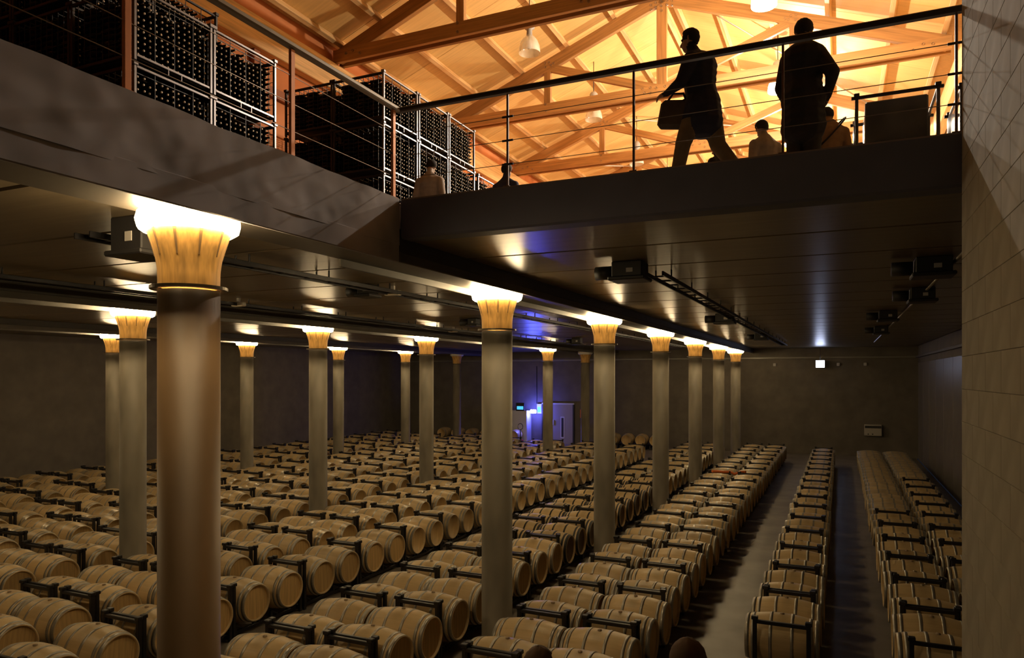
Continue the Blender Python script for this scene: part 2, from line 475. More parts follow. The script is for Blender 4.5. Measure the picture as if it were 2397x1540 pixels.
fa = rough_face('slab_edge', Y_FRONT, Y_EDGE, 5.50, Z_UP, X_EDGE, 260, 14, .014, M_FASCIA, .25)
struct(fa, 'chipped grey concrete edge of the upper floor beside the well')
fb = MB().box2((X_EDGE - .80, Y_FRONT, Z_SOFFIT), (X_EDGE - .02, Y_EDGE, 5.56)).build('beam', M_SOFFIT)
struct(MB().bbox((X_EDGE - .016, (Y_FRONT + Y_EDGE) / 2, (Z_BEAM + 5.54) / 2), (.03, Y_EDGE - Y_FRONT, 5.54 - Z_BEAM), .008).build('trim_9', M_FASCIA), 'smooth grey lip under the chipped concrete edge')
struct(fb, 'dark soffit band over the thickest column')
ff = MB().bbox(((X_EDGE + UX_R) / 2, Y_EDGE + .125, (Z_CEIL + Z_UP) / 2 - .005), (UX_R - X_EDGE, .25, Z_UP - Z_CEIL + .01), .02).build('slab_edge', M_DARKFASCIA)
struct(ff, 'dark smooth fascia under the gallery railing')

# block wall beside the viewing stairs
PX = .86
core = MB().box2((PX + .012, Y_FRONT, 0), (PX + .45, Y_EDGE - .005, 13)).build('wall_pillar', M_JOINT)
struct(core, 'grey concrete block wall end closing the view')
CH, CL = .25, .5
bm1 = MB().bbox((0, 0, 0), (.06, CL - .002, CH - .002), .0025).mesh('block', M_BLOCK)
bm2 = MB().bbox((0, 0, 0), (.06, CL / 2 - .002, CH - .002), .0025).mesh('half_block', M_BLOCK)
be1 = MB().bbox((0, 0, 0), (.45, .06, CH - .008), .006).mesh('end_block', M_BLOCK)
for j in range(0, 36):
    z = CH * (j + .5)
    y = Y_EDGE - .01
    link('block', be1, core, (PX + .225 + .012, Y_EDGE, z))
    if z < .8 or z > 8.0: 
        continue
    first = True
    while y > 3.7:
        if first and j % 2:
            link('block', bm2, core, (PX + .03 - .005, y - CL / 4, z)); y -= CL / 2
        else:
            link('block', bm1, core, (PX + .03 - .005, y - CL / 2, z)); y -= CL
        first = False

# ------------------------------------------------------------------ viewing stairs under the camera
st = MB()
st.box2((-3.2, Y_FRONT, 2.3), (PX, .9, 2.5))
for k in range(9):
    st.box2((-3.2, .9 + k * .28, 2.5 - (k + 1) * .17 - .2), (PX, 1.2 + k * .28, 2.5 - (k + 1) * .17))
st.box2((-3.2, .9 + 9 * .28, .77), (PX, 4.7, .97))
so = st.build('stair_flight', M_FLOOR)
struct(so, 'concrete stairs descending below the viewer')

# ------------------------------------------------------------------ columns with lit capitals
zc0 = 4.79
def capital_profile():
    pr = []
    for i in range(15):
        t = i / 14
        z = zc0 + .01 + t * (5.255 - zc0)
        r = .228 + .010 * t + .082 * max(0, (t - .25) / .75) ** 1.6
        pr.append((z, r))
    return pr
shaft_me = MB().lathe([(0, .25), (.12, .25), (.13, .232), (zc0 - .02, .230)], 40, cap0=True, cap1=True).mesh('shaft', M_COLUMN)
cap_mb = MB().lathe(capital_profile(), 48)
cap_me = cap_mb.mesh('capital', M_CAPITAL)
slot = MB()
cp = capital_profile()
def slot_mesh():
    mb = MB()
    seg = [(z, r) for (z, r) in cp if 5.0 <= z <= 5.26]
    vs = []
    n = len(seg)
    for (z, r) in seg:
        w = .004 + .008 * (z - 5.0) / .24
        vs += [(r + .004, -w, z), (r + .004, w, z), (r - .01, w, z), (r - .01, -w, z)]
    fs = []
    for i in range(n - 1):
        for k in range(4):
            k2 = (k + 1) % 4
            fs.append((i * 4 + k, i * 4 + k2, i * 4 + 4 + k2, i * 4 + 4 + k))
    fs += [(0, 3, 2, 1), (4 * n - 4, 4 * n - 3, 4 * n - 2, 4 * n - 1)]
    mb.quadlist(vs, fs)
    return mb.mesh('slot', M_SLOT)
slot_me = slot_mesh()
collar_me = MB().lathe([(zc0 - .012, .228), (zc0 - .012, .288), (zc0 + .012, .288), (zc0 + .012, .228)], 48, smooth=False).mesh('collar', M_COLLAR)
ring_prof = []
for k in range(9):
    t = 2 * math.pi * k / 8
    ring_prof.append((5.312 - .088 * math.cos(t), .335 + .052 * math.sin(t)))
ring_me = MB().lathe(ring_prof, 20).mesh('light_ring', M_RING)
ringoff_me = MB().lathe(ring_prof, 32).mesh('light_ring', M_RINGOFF)
names_line = ['nearest line', 'middle line', 'far line']
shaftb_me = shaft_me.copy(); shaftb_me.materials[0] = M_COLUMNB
for li, x in enumerate(COLX):
    for k, y in enumerate(COLY[li]):
        if li == 2 and k == 0: continue
        lit = not (k == 6 and li > 0)
        p = project(x, y, 3.0)
        e = empty('column', (x, y, 0))
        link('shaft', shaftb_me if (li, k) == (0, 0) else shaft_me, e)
        link('collar', collar_me, e)
        cpo = link('capital', cap_me, e)
        for q in range(10):
            link('slot', slot_me, cpo, None, (0, 0, 2 * math.pi * (q + .3) / 10))
        link('light_ring', ring_me if lit else ringoff_me, e)
        seen = p and -60 < p[0] < 2260
        idx = k + 1 if li == 0 else (k if li == 1 else k - 1)
        lab = ('round column with glowing flared capital, %s from the front in the %s' % (nth(max(1, idx)), names_line[li])) if lit else \
              ('concrete column with unlit capital at the far end of the %s' % names_line[li])
        if li == 0 and k == 0: lab = 'thickest round column in front with bright glowing flared capital and collar'
        if not seen: lab = 'concrete column with glowing capital standing outside the view in the %s' % names_line[li]
        tag(e, lab, 'column', 'columns with flared capitals', 'thing')

# ------------------------------------------------------------------ barrels
BL, BR, ER = .47, .35, .285          # half length, bilge and end radius
def rad(x): return BR - (BR - ER) * (abs(x) / BL) ** 2.0
HOOPS = [(-.468, -.415), (-.385, -.345), (-.155, -.115), (.115, .155), (.345, .385), (.415, .468)]
def hi_body():
    xs = [-BL + 2 * BL * i / 16 for i in range(17)]
    pr = [(-BL + .04, ER - .022), (-BL, ER - .018)] + [(x, rad(x)) for x in xs] + [(BL, ER - .018), (BL - .04, ER - .022)]
    return MB().lathe(pr, 36, 'X').mesh('staves', M_OAK)
def head_me(mat, seg=28):
    mb = MB().lathe([(0, .0), (0, .10), (0, .20), (0, ER - .02)][::-1], seg, 'X', smooth=False)
    return mb.mesh('head', mat)
def hoop_me(a, b, mat, seg=36):
    return MB().lathe([(a, rad(a) - .004), (a, rad(a) + .005), (b, rad(b) + .005), (b, rad(b) - .004)], seg, 'X').mesh('hoop', mat)
hi = {}
for key, hm, hd in (('grey', M_HOOP, M_HEAD), ('black', M_HOOPB, M_HEADD)):
    hi[key] = dict(body=hi_body(), head=head_me(hd), hoops=[hoop_me(a, b, hm) for a, b in HOOPS])
bung_me = MB().lathe([(-.01, .030), (.014, .027), (.018, .0)], 14, 'Z').mesh('bung', M_BUNG)
def one_mesh(seg, key):
    """the whole barrel as one mesh for those too small to show parts: 0 staves 1 hoop 2 head"""
    cuts = sorted(set([-BL, BL, 0, -.25, .25] + [c for h in HOOPS for c in h]))
    pr = [(-BL + .04, 0.0), (-BL + .04, ER - .022), (-BL, ER - .016)]; mid = [2, 0, 0]
    for i, c in enumerate(cuts):
        nxt = cuts[i + 1] if i + 1 < len(cuts) else None
        pr.append((c, rad(c) + .001))
        if nxt is not None:
            mid.append(1 if any(abs(h[0] - c) < 1e-6 and abs(h[1] - nxt) < 1e-6 for h in HOOPS) else 0)
    pr += [(BL, ER - .016), (BL - .04, ER - .022), (BL - .04, 0.0)]
    mid += [0, 0, 2]
    return MB().lathe(pr, seg, 'X', mids=mid)
BM = {'grey': [M_OAK, M_HOOP, M_HEAD], 'black': [M_OAK, M_HOOPB, M_HEADD]}
mid_me = {k: one_mesh(22, k).mesh('barrel', BM[k]) for k in BM}
low = {k: one_mesh(14, k) for k in BM}

# rows along +Y: x of the barrel axis centre, y of one rack joint, first and last y
ROWS = [(2.15, 10.1, 10.1, 35.4), (1.15, 10.1, 10.1, 35.4), (-.70, 10.12, 10.12, 36.0), (-2.78, 9.3, 6.0, 36.2), (-3.76, 9.3, 6.0, 36.2),
        (-5.58, 8.97, 4.0, 36.0), (-6.55, 8.97, 4.0, 36.0), (-8.9, 9.95, 5.0, 34.6),
        (-10.46, 8.8, 4.0, 35.6), (-11.43, 8.8, 4.0, 35.6), (-13.2, 8.9, 4.0, 35.6), (-14.16, 8.9, 4.0, 35.6),
        (-15.75, 9.4, 4.5, 35.6), (-16.71, 9.4, 4.5, 35.6), (-18.13, 9.0, 4.5, 36.4), (-19.09, 9.0, 4.5, 36.4),
        (-20.85, 9.7, 4.5, 36.4), (-21.81, 9.7, 4.5, 36.4), (-23.5, 9.2, 4.5, 36.4), (-24.46, 9.2, 4.5, 36.4)]
PITCH, BSP, BZ = 1.6, .39, .49
rng = random.Random(11)
barrels = []; racks = []
for ri, (x, yj, y0, y1) in enumerate(ROWS):
    k0 = math.floor((y0 - yj) / PITCH)
    k = k0
    while True:
        yc = yj + (k + .5) * PITCH
        k += 1
        if yc - .8 < y0 - .3: continue
        if yc + .8 > y1 + .3: break
        film = ri in (0, 1) and yc > (19.5 if ri == 1 else 26.0)
        jx = rng.uniform(-.02, .02); jz = rng.uniform(-.006, .006)
        racks.append((ri, x + jx, yc, film))
        for s in (-1, 1):
            black = ri in (5, 6) and 13.3 < yc < 24 and rng.random() < .93
            barrels.append((ri, x + jx + rng.uniform(-.015, .015), yc + s * BSP, BZ, 'black' if black else 'grey'))

def in_view(x, y, z, lo=.0, hi=.9):
    p = project(x, y, hi)
    if p is None: return None
    u, v, zc = p
    return zc if -70 * 8 / zc * 2 < u < 2253 + 60 * 8 / zc and v < 1560 and y > 3.0 else None
vis = []; hid = []
for b in barrels:
    z = in_view(b[1], b[2], b[3])
    (vis if z else hid).append((z or 99, b))
vis.sort(key=lambda t: t[0])
solo = vis[:300]; rest = vis[300:] + [h for h in hid if h[1][2] > 3.0]
order = {}
for z, b in sorted(vis, key=lambda t: t[1][2]):
    order.setdefault(b[0], []).append(b)
ROWLABEL = lambda ri: 'in the %s row from the pillar' % nth(ri + 1)
def roll(): return rng.uniform(-.12, .12)
n_hi = 0
for z, b in solo:
    ri, x, y, bz, key = b
    n = order[ri].index(b) + 1
    lab = '%s oak barrel, %s from the front %s' % ('black-hooped' if key == 'black' else 'grey-hooped pale', nth(n), ROWLABEL(ri))
    if z < 15.5:
        e = empty('barrel', (x, y, bz), (roll(), 0, rng.uniform(-.015, .015)))
        H = hi[key]
        link('staves', H['body'], e)
        for s in (-1, 1):
            link('head', H['head'], e, (s * (BL - .035), 0, 0), (0, 0, 0 if s > 0 else math.pi))
        for hm in H['hoops']: link('hoop', hm, e)
        link('bung', bung_me, e, (0, 0, BR - .002))
        n_hi += 1
    else:
        e = link('barrel', mid_me[key], None, (x, y, bz), (roll(), 0, rng.uniform(-.015, .015)))
    tag(e, lab, 'barrel', 'barrels lying in rows on racks')
for key in ('grey', 'black'):
    mb = MB()
    for z, b in rest:
        if b[4] == key: mb.add(low[key], off=(b[1], b[2], b[3]))
    if mb.v:
        o = mb.build('far_barrels', BM[key])
        tag(o, 'mass of small oak barrels with %s hoops at the far end of the cellar' % ('grey' if key == 'grey' else 'black'), 'barrels', 'far barrels', 'stuff')

# row of barrels along the end wall, heads towards the viewer
bi = 0
for x in [-9.35, -10.15, -10.95, -11.75, -17.9, -18.9, -19.9, -20.9, -21.9, -22.9]:
    o = link('barrel', mid_me['grey'], None, (x, Y_BACK - .95, BZ + .02), (0, 0, R(90)))
    bi += 1
    tag(o, 'oak barrel lying head-on against the end wall, %s from the pillar side' % nth(bi), 'barrel', 'barrels along the end wall')
    c = MB().bbox((0, 0, .05), (.6, .8, .1), .01).bbox((-.27, 0, .16), (.05, .8, .14), .01).bbox((.27, 0, .16), (.05, .8, .14), .01).build('barrel_cradle', M_RACK, None, (x, Y_BACK - .95, 0))
    tag(c, 'low black cradle under the %s head-on barrel at the end wall' % nth(bi), 'cradle', 'cradles along the end wall')

# ------------------------------------------------------------------ barrel racks
def frame_mb(tall=True):
    mb = MB()
    h = .845 if tall else .34
    for s in (-1, 1):
        mb.bbox((s * .335, 0, h / 2), (.055, .055, h), .008)
        if tall: mb.bbox((s * .335, 0, h + .012), (.085, .075, .05), .008)
    mb.bbox((0, 0, h - .035 if tall else .30), (.63, .05, .05), .008)
    mb.bbox((0, 0, .06), (.63, .05, .05), .008)
    return mb
frame_me = frame_mb().mesh('end_frame', M_RACK)
def rail_mb():
    mb = MB().bbox((0, 0, .06), (.05, 1.5, .06), .008)
    for yy in (-BSP, BSP):                       # curved cradle: a wedge either side of the barrel belly
        for s in (-1, 1):
            mb.box((0, yy + s * .19, .145), (.05, .16, .022), 0, Matrix.Rotation(s * R(31), 3, 'X'))
            mb.bbox((0, yy + s * .25, .12), (.05, .04, .1), .005)
    return mb
rail_me = rail_mb().mesh('cradle_rail', M_RACK)
whole = MB()
for s in (-1, 1):
    whole.add(frame_mb(), off=(0, s * .755, 0)); whole.add(rail_mb(), off=(s * .25, 0, 0))
whole_me = whole.mesh('barrel_rack', M_RACK)
lowrack = MB()
for s in (-1, 1):
    lowrack.add(frame_mb(False), off=(0, s * .755, 0)); lowrack.add(rail_mb(), off=(s * .25, 0, 0))
lowrack_me = lowrack.mesh('barrel_rack', M_RACK)
rv = []; rh = []
for r_ in racks:
    z = in_view(r_[1], r_[2], 0)
    if z: rv.append((z, r_))
    elif r_[2] > 3.0: rh.append((99, r_))
rv.sort(key=lambda t: t[0])
order = {}
for z, r_ in sorted(rv, key=lambda t: t[1][2]): order.setdefault(r_[0], []).append(r_)
for z, r_ in rv[:300]:
    ri, x, y, film = r_
    n = order[ri].index(r_) + 1
    if film:
        e = link('barrel_rack', lowrack_me, None, (x, y, 0))
    elif z < 14:
        e = empty('barrel_rack', (x, y, 0))
        for s in (-1, 1):
            link('end_frame', frame_me, e, (0, s * .755, 0))
            link('cradle_rail', rail_me, e, (s * .25, 0, 0))
    else:
        e = link('barrel_rack', whole_me, None, (x, y, 0))
    tag(e, 'black steel two-barrel rack, %s from the front %s' % (nth(n), ROWLABEL(ri)), 'rack', 'steel barrel racks')
mb = MB()
for z, r_ in rv[300:] + rh: mb.add(lowrack if r_[3] else whole, off=(r_[1], r_[2], 0))
if mb.v: tag(mb.build('far_racks', M_RACK), 'mass of black barrel racks at the far end of the cellar', 'racks', 'far racks', 'stuff')

# clear film draped over the far half of two rows by the side wall
def film_sheet(x, y0, y1):
    mb = MB(); ny = int((y1 - y0) / .1); nx = 16; vs = []; fs = []
    from mathutils import noise as NZ
    for j in range(ny + 1):
        y = y0 + (y1 - y0) * j / ny
        for i in range(nx + 1):
            t = -1 + 2 * i / nx
            xx = t * .5
            if abs(t) > .94: z = .62 - (abs(t) - .94) * 3
            else: z = BZ + rad(min(BL, abs(xx))) + .012
            z += NZ.noise(Vector((xx * 4, y * 4, 0))) * .008
            vs.append((x + xx, y, z))
    for j in range(ny):
        for i in range(nx):
            a = j * (nx + 1) + i
            fs.append((a, a + 1, a + nx + 2, a + nx + 1))
    return mb.quadlist(vs, fs, 0, True).build('plastic_film', M_FILM)
tag(film_sheet(1.15, 19.8, 35.3), 'long clear plastic film covering the far half of a barrel row', 'plastic film')
tag(film_sheet(2.15, 26.2, 35.3), 'shorter clear plastic film over the barrels beside the side wall', 'plastic film')

# orange hose left lying across the barrel tops of the double row
hp = [(-3.95, 25.0, .88), (-3.8, 25.15, .865), (-3.6, 25.1, .86), (-3.4, 25.3, .85), (-3.25, 25.2, .80), (-3.1, 25.4, .85), (-2.9, 25.35, .865)]
tag(MB().tube(hp, .045, 8).build('hose', M_SIGNR), 'bright orange hose lying across barrel tops near the far columns', 'hose')
# ------------------------------------------------------------------ upper hall shell
ow = MB().box2((UX_L - .3, Y_FRONT, Z_UP), (UX_L, Y_BACK + 1, 12.6)).build('wall_upper_left', M_ORANGE); struct(ow, 'orange painted side wall of the upper hall')
gm = MB().bbox((0, 0, 0), (.10, Y_BACK - Y_FRONT, .22), .01).mesh('girt', M_GIRT)
link('girt', gm, ow, (UX_L + .05, (Y_BACK + Y_FRONT) / 2, 10.35)); link('girt', gm, ow, (UX_L + .05, (Y_BACK + Y_FRONT) / 2, 8.2))
pm = MB().bbox((0, 0, 0), (.14, .18, 5.0), .01).mesh('wall_post', M_GIRT)
for k in range(8):
    link('wall_post', pm, ow, (UX_L + .07, 1.07 + 5.33 * k, 8.6))
struct(MB().box2((UX_R, Y_EDGE - 1, Z_UP), (UX_R + .3, Y_BACK + 1, 12.6)).build('wall_upper_right', plain('hall_wall_cream', (.62, .45, .25), rough=.7, noise=.08)), 'cream side wall of the upper hall')
struct(MB().box2((UX_L, Y_BACK + .7, Z_UP), (UX_R, Y_BACK + 1, 15.2)).build('wall_upper_back', M_ORANGE), 'far gable wall of the upper hall')
# eaves beams
eb = MB().bbox((UX_L + .14, (Y_BACK + Y_FRONT) / 2, 11.39), (.24, Y_BACK - Y_FRONT, .66), .015).build('beam', M_GLU_Y); struct(eb, 'pale timber eaves beam along the orange wall')
eb = MB().bbox((UX_R - .14, (Y_BACK + Y_FRONT) / 2, 11.39), (.24, Y_BACK - Y_FRONT, .66), .015).build('beam', M_GLU_Y); struct(eb, 'pale timber eaves beam along the cream wall')

SLOPE = math.atan2(2.52, HX)
def on_slope(s, d, off):
    """point on one roof slope: d metres down from the ridge (horizontal), off metres square to the chord line"""
    return (RIDGE_X + s * (d + off * math.sin(SLOPE)), HEEL + .02 + (HX - d) * math.tan(SLOPE) + off * math.cos(SLOPE))
roof = MB()
for s in (-1, 1):
    a = on_slope(s, -.25, .37); b_ = on_slope(s, HX + .7, .37)
    a2 = on_slope(s, -.25, .43); b2 = on_slope(s, HX + .7, .43)
    for (p, q, flip) in ((a, b_, s > 0), (a2, b2, s < 0)):
        vs = [(p[0], Y_FRONT, p[1]), (p[0], Y_BACK + 1, p[1]), (q[0], Y_BACK + 1, q[1]), (q[0], Y_FRONT, q[1])]
        roof.quadlist(vs, [(0, 1, 2, 3)] if flip else [(3, 2, 1, 0)])
ro = roof.build('ceiling_upper', M_PLY); struct(ro, 'sloping timber roof lining of the upper hall')
PURL = [.02 + 1.30 + 1.41 * k - 1.2 for k in range(0, 6)]
PURL = [.10, 1.28, 2.69, 4.10, 5.50, 6.62]
bands = list(zip(PURL[:-1], PURL[1:]))
for s in (-1, 1):
    ang = SLOPE * (1 if s < 0 else -1)
    for (d0, d1) in bands:
        wl = (d1 - d0) / math.cos(SLOPE)
        me = MB().bbox((0, 0, 0), (wl - .01, 2.655, .03), .004).mesh('roof_board', M_PLY)
        c = on_slope(s, (d0 + d1) / 2, .345)
        for k in range(17):
            y = 3.73 - 5.33 + 2.665 * (k + .5)
            if y < Y_BACK: link('roof_board', me, ro, (c[0], y, c[1]), (0, -ang, 0))
pl_me = MB().bbox((0, 0, 0), (.12, Y_BACK - Y_FRONT, .15), .008).mesh('purlin', M_GLU_Y)
for s in (-1, 1):
    ang = SLOPE * (1 if s < 0 else -1)
    for d in PURL:
        c = on_slope(s, d, .25)
        link('purlin', pl_me, ro, (c[0], (Y_BACK + Y_FRONT) / 2, c[1]), (0, -ang, 0))

# ------------------------------------------------------------------ roof trusses
AP = HEEL + 2.52
def bar(p, q, w, t, mats, extra=0.0):
    """straight timber from p to q (x, z) in the truss plane, w deep, t thick"""
    dx, dz = q[0] - p[0], q[1] - p[1]
    L = math.hypot(dx, dz) + extra
    me = MB().bbox((0, 0, 0), (L, t, w), .008).mesh('timber', mats)
    return me, ((p[0] + q[0]) / 2, 0, (p[1] + q[1]) / 2), (0, -math.atan2(dz, dx), 0)
half = HX / 2
zmid = HEEL + (AP - HEEL) * .5
members = []
members.append(('top_chord',) + bar((-HX, HEEL), (0, AP), .34, .14, M_GLU_X, .1))
members.append(('top_chord',) + bar((HX, HEEL), (0, AP), .34, .14, M_GLU_X, .1))
for s in (-1, 1):
    me, c, r = bar((-HX - .1, HEEL - .05), (HX + .1, HEEL - .05), .32, .10, M_GLU_X)
    members.append(('bottom_chord', me, (c[0], s * .125, c[2]), r))
me = MB().bbox((0, 0, 0), (.28, .13, AP - HEEL), .008).mesh('timber', M_GLU_Z); members.append(('king_post', me, (0, 0, (AP + HEEL) / 2 - .1), (0, 0, 0)))
me = MB().bbox((0, 0, 0), (.20, .13, zmid - HEEL + .1), .008).mesh('timber', M_GLU_Z)
for s in (-1, 1): members.append(('strut', me, (s * half, 0, (zmid + HEEL) / 2 - .05), (0, 0, 0)))
for s in (-1, 1): members.append(('brace',) + bar((s * half, zmid - .05), (s * .1, HEEL + .05), .22, .12, M_GLU_X))
bolt_me = MB().lathe([(-.012, .030), (.012, .030), (.014, 0)], 8, 'Y').mesh('bolt', M_BOLT)
bolt_pts = []
for s in (-1, 1):
    for (dx, dz) in ((-.06, .12), (.06, .12), (-.05, .0), (.12, .03), (.2, .07)): bolt_pts.append((s * half - s * dx, zmid + dz - .05, -.072))
    for dz in (.08, -.12): bolt_pts.append((s * half, HEEL + dz, -.178))
    for (dx, dz) in ((.12, AP - HEEL - .12), (.22, AP - HEEL - .16), (.12, AP - HEEL - .24), (.22, AP - HEEL - .28)): bolt_pts.append((s * dx * 1.3, HEEL + dz, -.075))
    for (dx, dz) in ((.12, .02), (.28, .05), (.28, -.1), (.44, -.06), (.5, .06)): bolt_pts.append((s * dx, HEEL + dz, -.178))
    for (dx, dz) in ((.3, -.03), (.5, .0), (.7, -.1)): bolt_pts.append((s * (HX - dx), HEEL + dz, -.178))
for dz in (-.12, -.24, -.36): bolt_pts.append((0, AP + dz, -.075))
truss_lab = {0: 'timber roof truss above the gallery edge', 1: 'dark backlit timber truss nearest the viewer', 2: 'bright timber truss whose king post rises beside the walkers',
             3: 'timber truss behind the hanging lamps', 4: 'fourth timber truss from the viewer', 5: 'fifth timber truss from the viewer', 6: 'farthest timber truss in the hall'}
for k in range(1, 7):
    y = 9.07 + 5.33 * k
    e = empty('roof_truss', (RIDGE_X, y, 0))
    for (nm, me, c, r) in members: link(nm, me, e, c, r)
    if k in (1, 2, 3):
        for (bx, bz, by) in bolt_pts: link('bolt', bolt_me, e, (bx, by, bz))
    tag(e, truss_lab[k], 'truss', 'roof trusses', 'thing')
# steel tie rods bracing the roof
rods = [((RIDGE_X + 1.2, 19.8, 13.95), (RIDGE_X + 5.6, 24.99, 12.3), 'tie rod crossing the bright roof between trusses'),
        ((RIDGE_X - 2.4, 25.13, 13.25), (RIDGE_X + .8, 30.32, 14.2), 'tie rod under the ridge behind the hanging lamps'),
        ((RIDGE_X - 6.0, 25.13, 12.1), (RIDGE_X - 3.6, 30.32, 13.1), 'tie rod low on the roof near the orange wall')]
for a, b_, lab in rods:
    o = MB().tube([a, b_], .022, 8).build('tie_rod', M_ROD)
    d = (Vector(b_) - Vector(a)).normalized()
    link('clevis', MB().tube([Vector(b_) - d * .28, Vector(b_) - d * .02], .055, 8).mesh('clevis', M_ROD), o)
    tag(o, 'pale steel ' + lab, 'tie rod', 'roof tie rods')

# ------------------------------------------------------------------ hanging lamps
bell = [(0.0, .265), (.05, .268), (.16, .255), (.28, .215), (.36, .16), (.42, .10), (.45, .07)]
bell_me = MB().lathe(bell, 32).mesh('glass_bell', M_LAMPGLASS)
neck_me = MB().lathe([(.44, .0), (.44, .075), (.60, .065), (.61, .12), (.66, .135), (.80, .125), (.86, .08), (.88, 0)], 24).mesh('housing', M_LAMPGREY)
bulb_me = {}
for lit in (0, 1):
    bulb_me[lit] = MB().lathe([(.10, 0), (.115, .045), (.18, .065), (.28, .055), (.36, .035), (.44, .035)], 16).mesh('bulb', M_BULB if lit else M_BULBOFF)
LAMPS = [(-7.0, 16.4, 0), (-7.0, 21.5, 0), (-7.0, 26.7, 0), (-1.5, 16.4, 1), (-1.6, 21.5, 1), (-1.5, 26.7, 1), (-1.5, 32.0, 1), (-7.0, 32.0, 0), (-1.5, 37.2, 1)]
LLAB = ['unlit glass bell lamp, largest and highest under the dark truss', 'unlit glass bell lamp hanging second along the row', 'unlit glass bell lamp hanging third, beside the railing post',
        'brilliant lit bell lamp at the top edge near the ridge', 'lit bell lamp glowing beside the standing man', 'lit bell lamp third along the bright row', 'lit bell lamp fourth along the bright row',
        'unlit glass bell lamp hanging fourth, far back', 'lit bell lamp farthest along the bright row']
for (x, y, lit), lab in zip(LAMPS, LLAB):
    e = empty('pendant_lamp', (x, y, 12.08))
    link('glass_bell', bell_me, e); link('housing', neck_me, e); link('bulb', bulb_me[lit], e)
    zr = HEEL + .02 + (HX - abs(x - RIDGE_X)) * math.tan(SLOPE) + .02 + .353
    link('cord', MB().tube([(0, 0, .86), (0, 0, zr - 12.08)], .012, 6).mesh('cord', M_BLACK), e)
    if lit:
        ld = bpy.data.lights.new('lamp_light', 'POINT'); ld.energy = HALL_LAMP_W; ld.color = HALL_COL; ld.shadow_soft_size = .07
        link('lamp_light', ld, e, (0, 0, .05))
    tag(e, lab, 'lamp', 'glass bell lamps in the roof')

# ------------------------------------------------------------------ railings round the well
def railing(name, axis, fixed, p0, p1, posts, lab, post_mat, rail_mat):
    e = empty(name, (fixed, p0, Z_UP) if axis == 1 else (p0, fixed, Z_UP))
    L = p1 - p0
    def at(t, z): return (0, t - p0, z) if axis == 1 else (t - p0, 0, z)
    size = (.075, abs(L) + .07, .05) if axis == 1 else (abs(L) + .07, .075, .05)
    link('handrail', MB().bbox((0, 0, 0), size, .012).mesh('handrail', rail_mat), e, at((p0 + p1) / 2, .98))
    pme = MB().bbox((0, 0, .475), (.020, .03, .95) if axis == 0 else (.03, .055, .95), .005).bbox((0, 0, .008), (.07, .08, .016), .003).mesh('post', post_mat)
    for t in posts: link('post', pme, e, at(t, 0))
    for z in (.24, .48, .72):
        a, b_ = at(p0, z), at(p1, z)
        link('cable', MB().tube([a, b_], .0035, 6).mesh('cable', M_CABLE), e)
    for t in posts[:1] + posts[-1:]:
        for z in (.24, .48, .72):
            a = Vector(at(t, z)); d = Vector((0, .06, 0)) if axis == 1 else Vector((.06, 0, 0))
            link('tensioner', MB().tube([a - d, a + d], .011, 8).mesh('tensioner', M_BLACK), e)
    return tag(e, lab, 'railing', 'cable railings round the well')
railing('railing', 1, X_EDGE - .06, -.2, Y_EDGE + .04, [.13, 1.73, 3.33, 4.93, 6.50], 'cable railing with orange posts along the concrete side of the well', M_POST, M_RAILP)
railing('railing', 0, Y_EDGE + .08, X_EDGE - .06, PX + .02, [-3.06, -1.76, -.45, .83], 'dark handrail with thin posts in front of the walking people', M_POSTD, M_RAIL)

# ------------------------------------------------------------------ bottle cages
CW, CD, CHT = 1.16, 1.14, .94           # y, x, z
def cage_parts(mat):
    P = {}
    P['post'] = MB().bbox((0, 0, CHT / 2), (.042, .042, CHT), .006).bbox((0, 0, CHT - .02), (.07, .07, .05), .006).mesh('post', mat)
    P['rail_y'] = MB().bbox((0, 0, 0), (.032, CW - .05, .032), .004).mesh('rail', mat)
    P['rail_x'] = MB().bbox((0, 0, 0), (CD - .05, .04, .04), .005).mesh('rail', M_CAGEB)  # side rails black: shade of that side put into the colour
    w = MB()
    for k in range(1, 4):
        yy = -CW / 2 + CW * k / 4
        w.box((CD / 2, yy, CHT / 2), (.008, .008, CHT - .1)); w.box((-CD / 2, yy, CHT / 2), (.008, .008, CHT - .1))
    for k in range(1, 10):
        xx = -CD / 2 + CD * k / 10
        w.box((xx, -CW / 2, CHT / 2), (.008, .008, CHT - .1)); w.box((xx, CW / 2, CHT / 2), (.008, .008, CHT - .1))
    for k in range(1, 5):
        z = .1 + k * .17
        w.box((0, -CW / 2, z), (CD - .05, .006, .006)); w.box((0, CW / 2, z), (CD - .05, .006, .006))
    for k in range(1, 8):
        w.box((-CD / 2 + CD * k / 8, 0, CHT - .06), (.01, CW - .05, .01)); 
    w.box((0, 0, .05), (CD - .06, CW - .06, .01))
    P['mesh'] = w.mesh('wire_mesh', M_CAGEB)
    P['foot'] = MB().bbox((0, 0, 0), (.03, .02, .08), .004).mesh('foot', mat)
    return P
CP = cage_parts(M_CAGE); CPB = cage_parts(M_CAGEB)
def cage(x, y, z, lab, P=CP, full=True):
    e = empty('bottle_cage', (x, y, z))
    for sx in (-1, 1):
        PP = P if sx > 0 else CPB  # rear posts and rails take the black copy as painted shade
        for sy in (-1, 1): link('post', PP['post'], e, (sx * CD / 2, sy * CW / 2, 0))
        for zz in (.07, CHT - .05): link('rail', PP['rail_y'], e, (sx * CD / 2, 0, zz))
    for sy in (-1, 1):
        for zz in (.07, CHT - .05): link('rail', P['rail_x'], e, (0, sy * CW / 2, zz))
    link('wire_mesh', P['mesh'], e)
    if full:
        for s in (-1, 1): link('foot', P['foot'], e, (CD / 2, s * .1, .02))
    return tag(e, lab, 'cage', 'bottle cages stacked on the gallery')
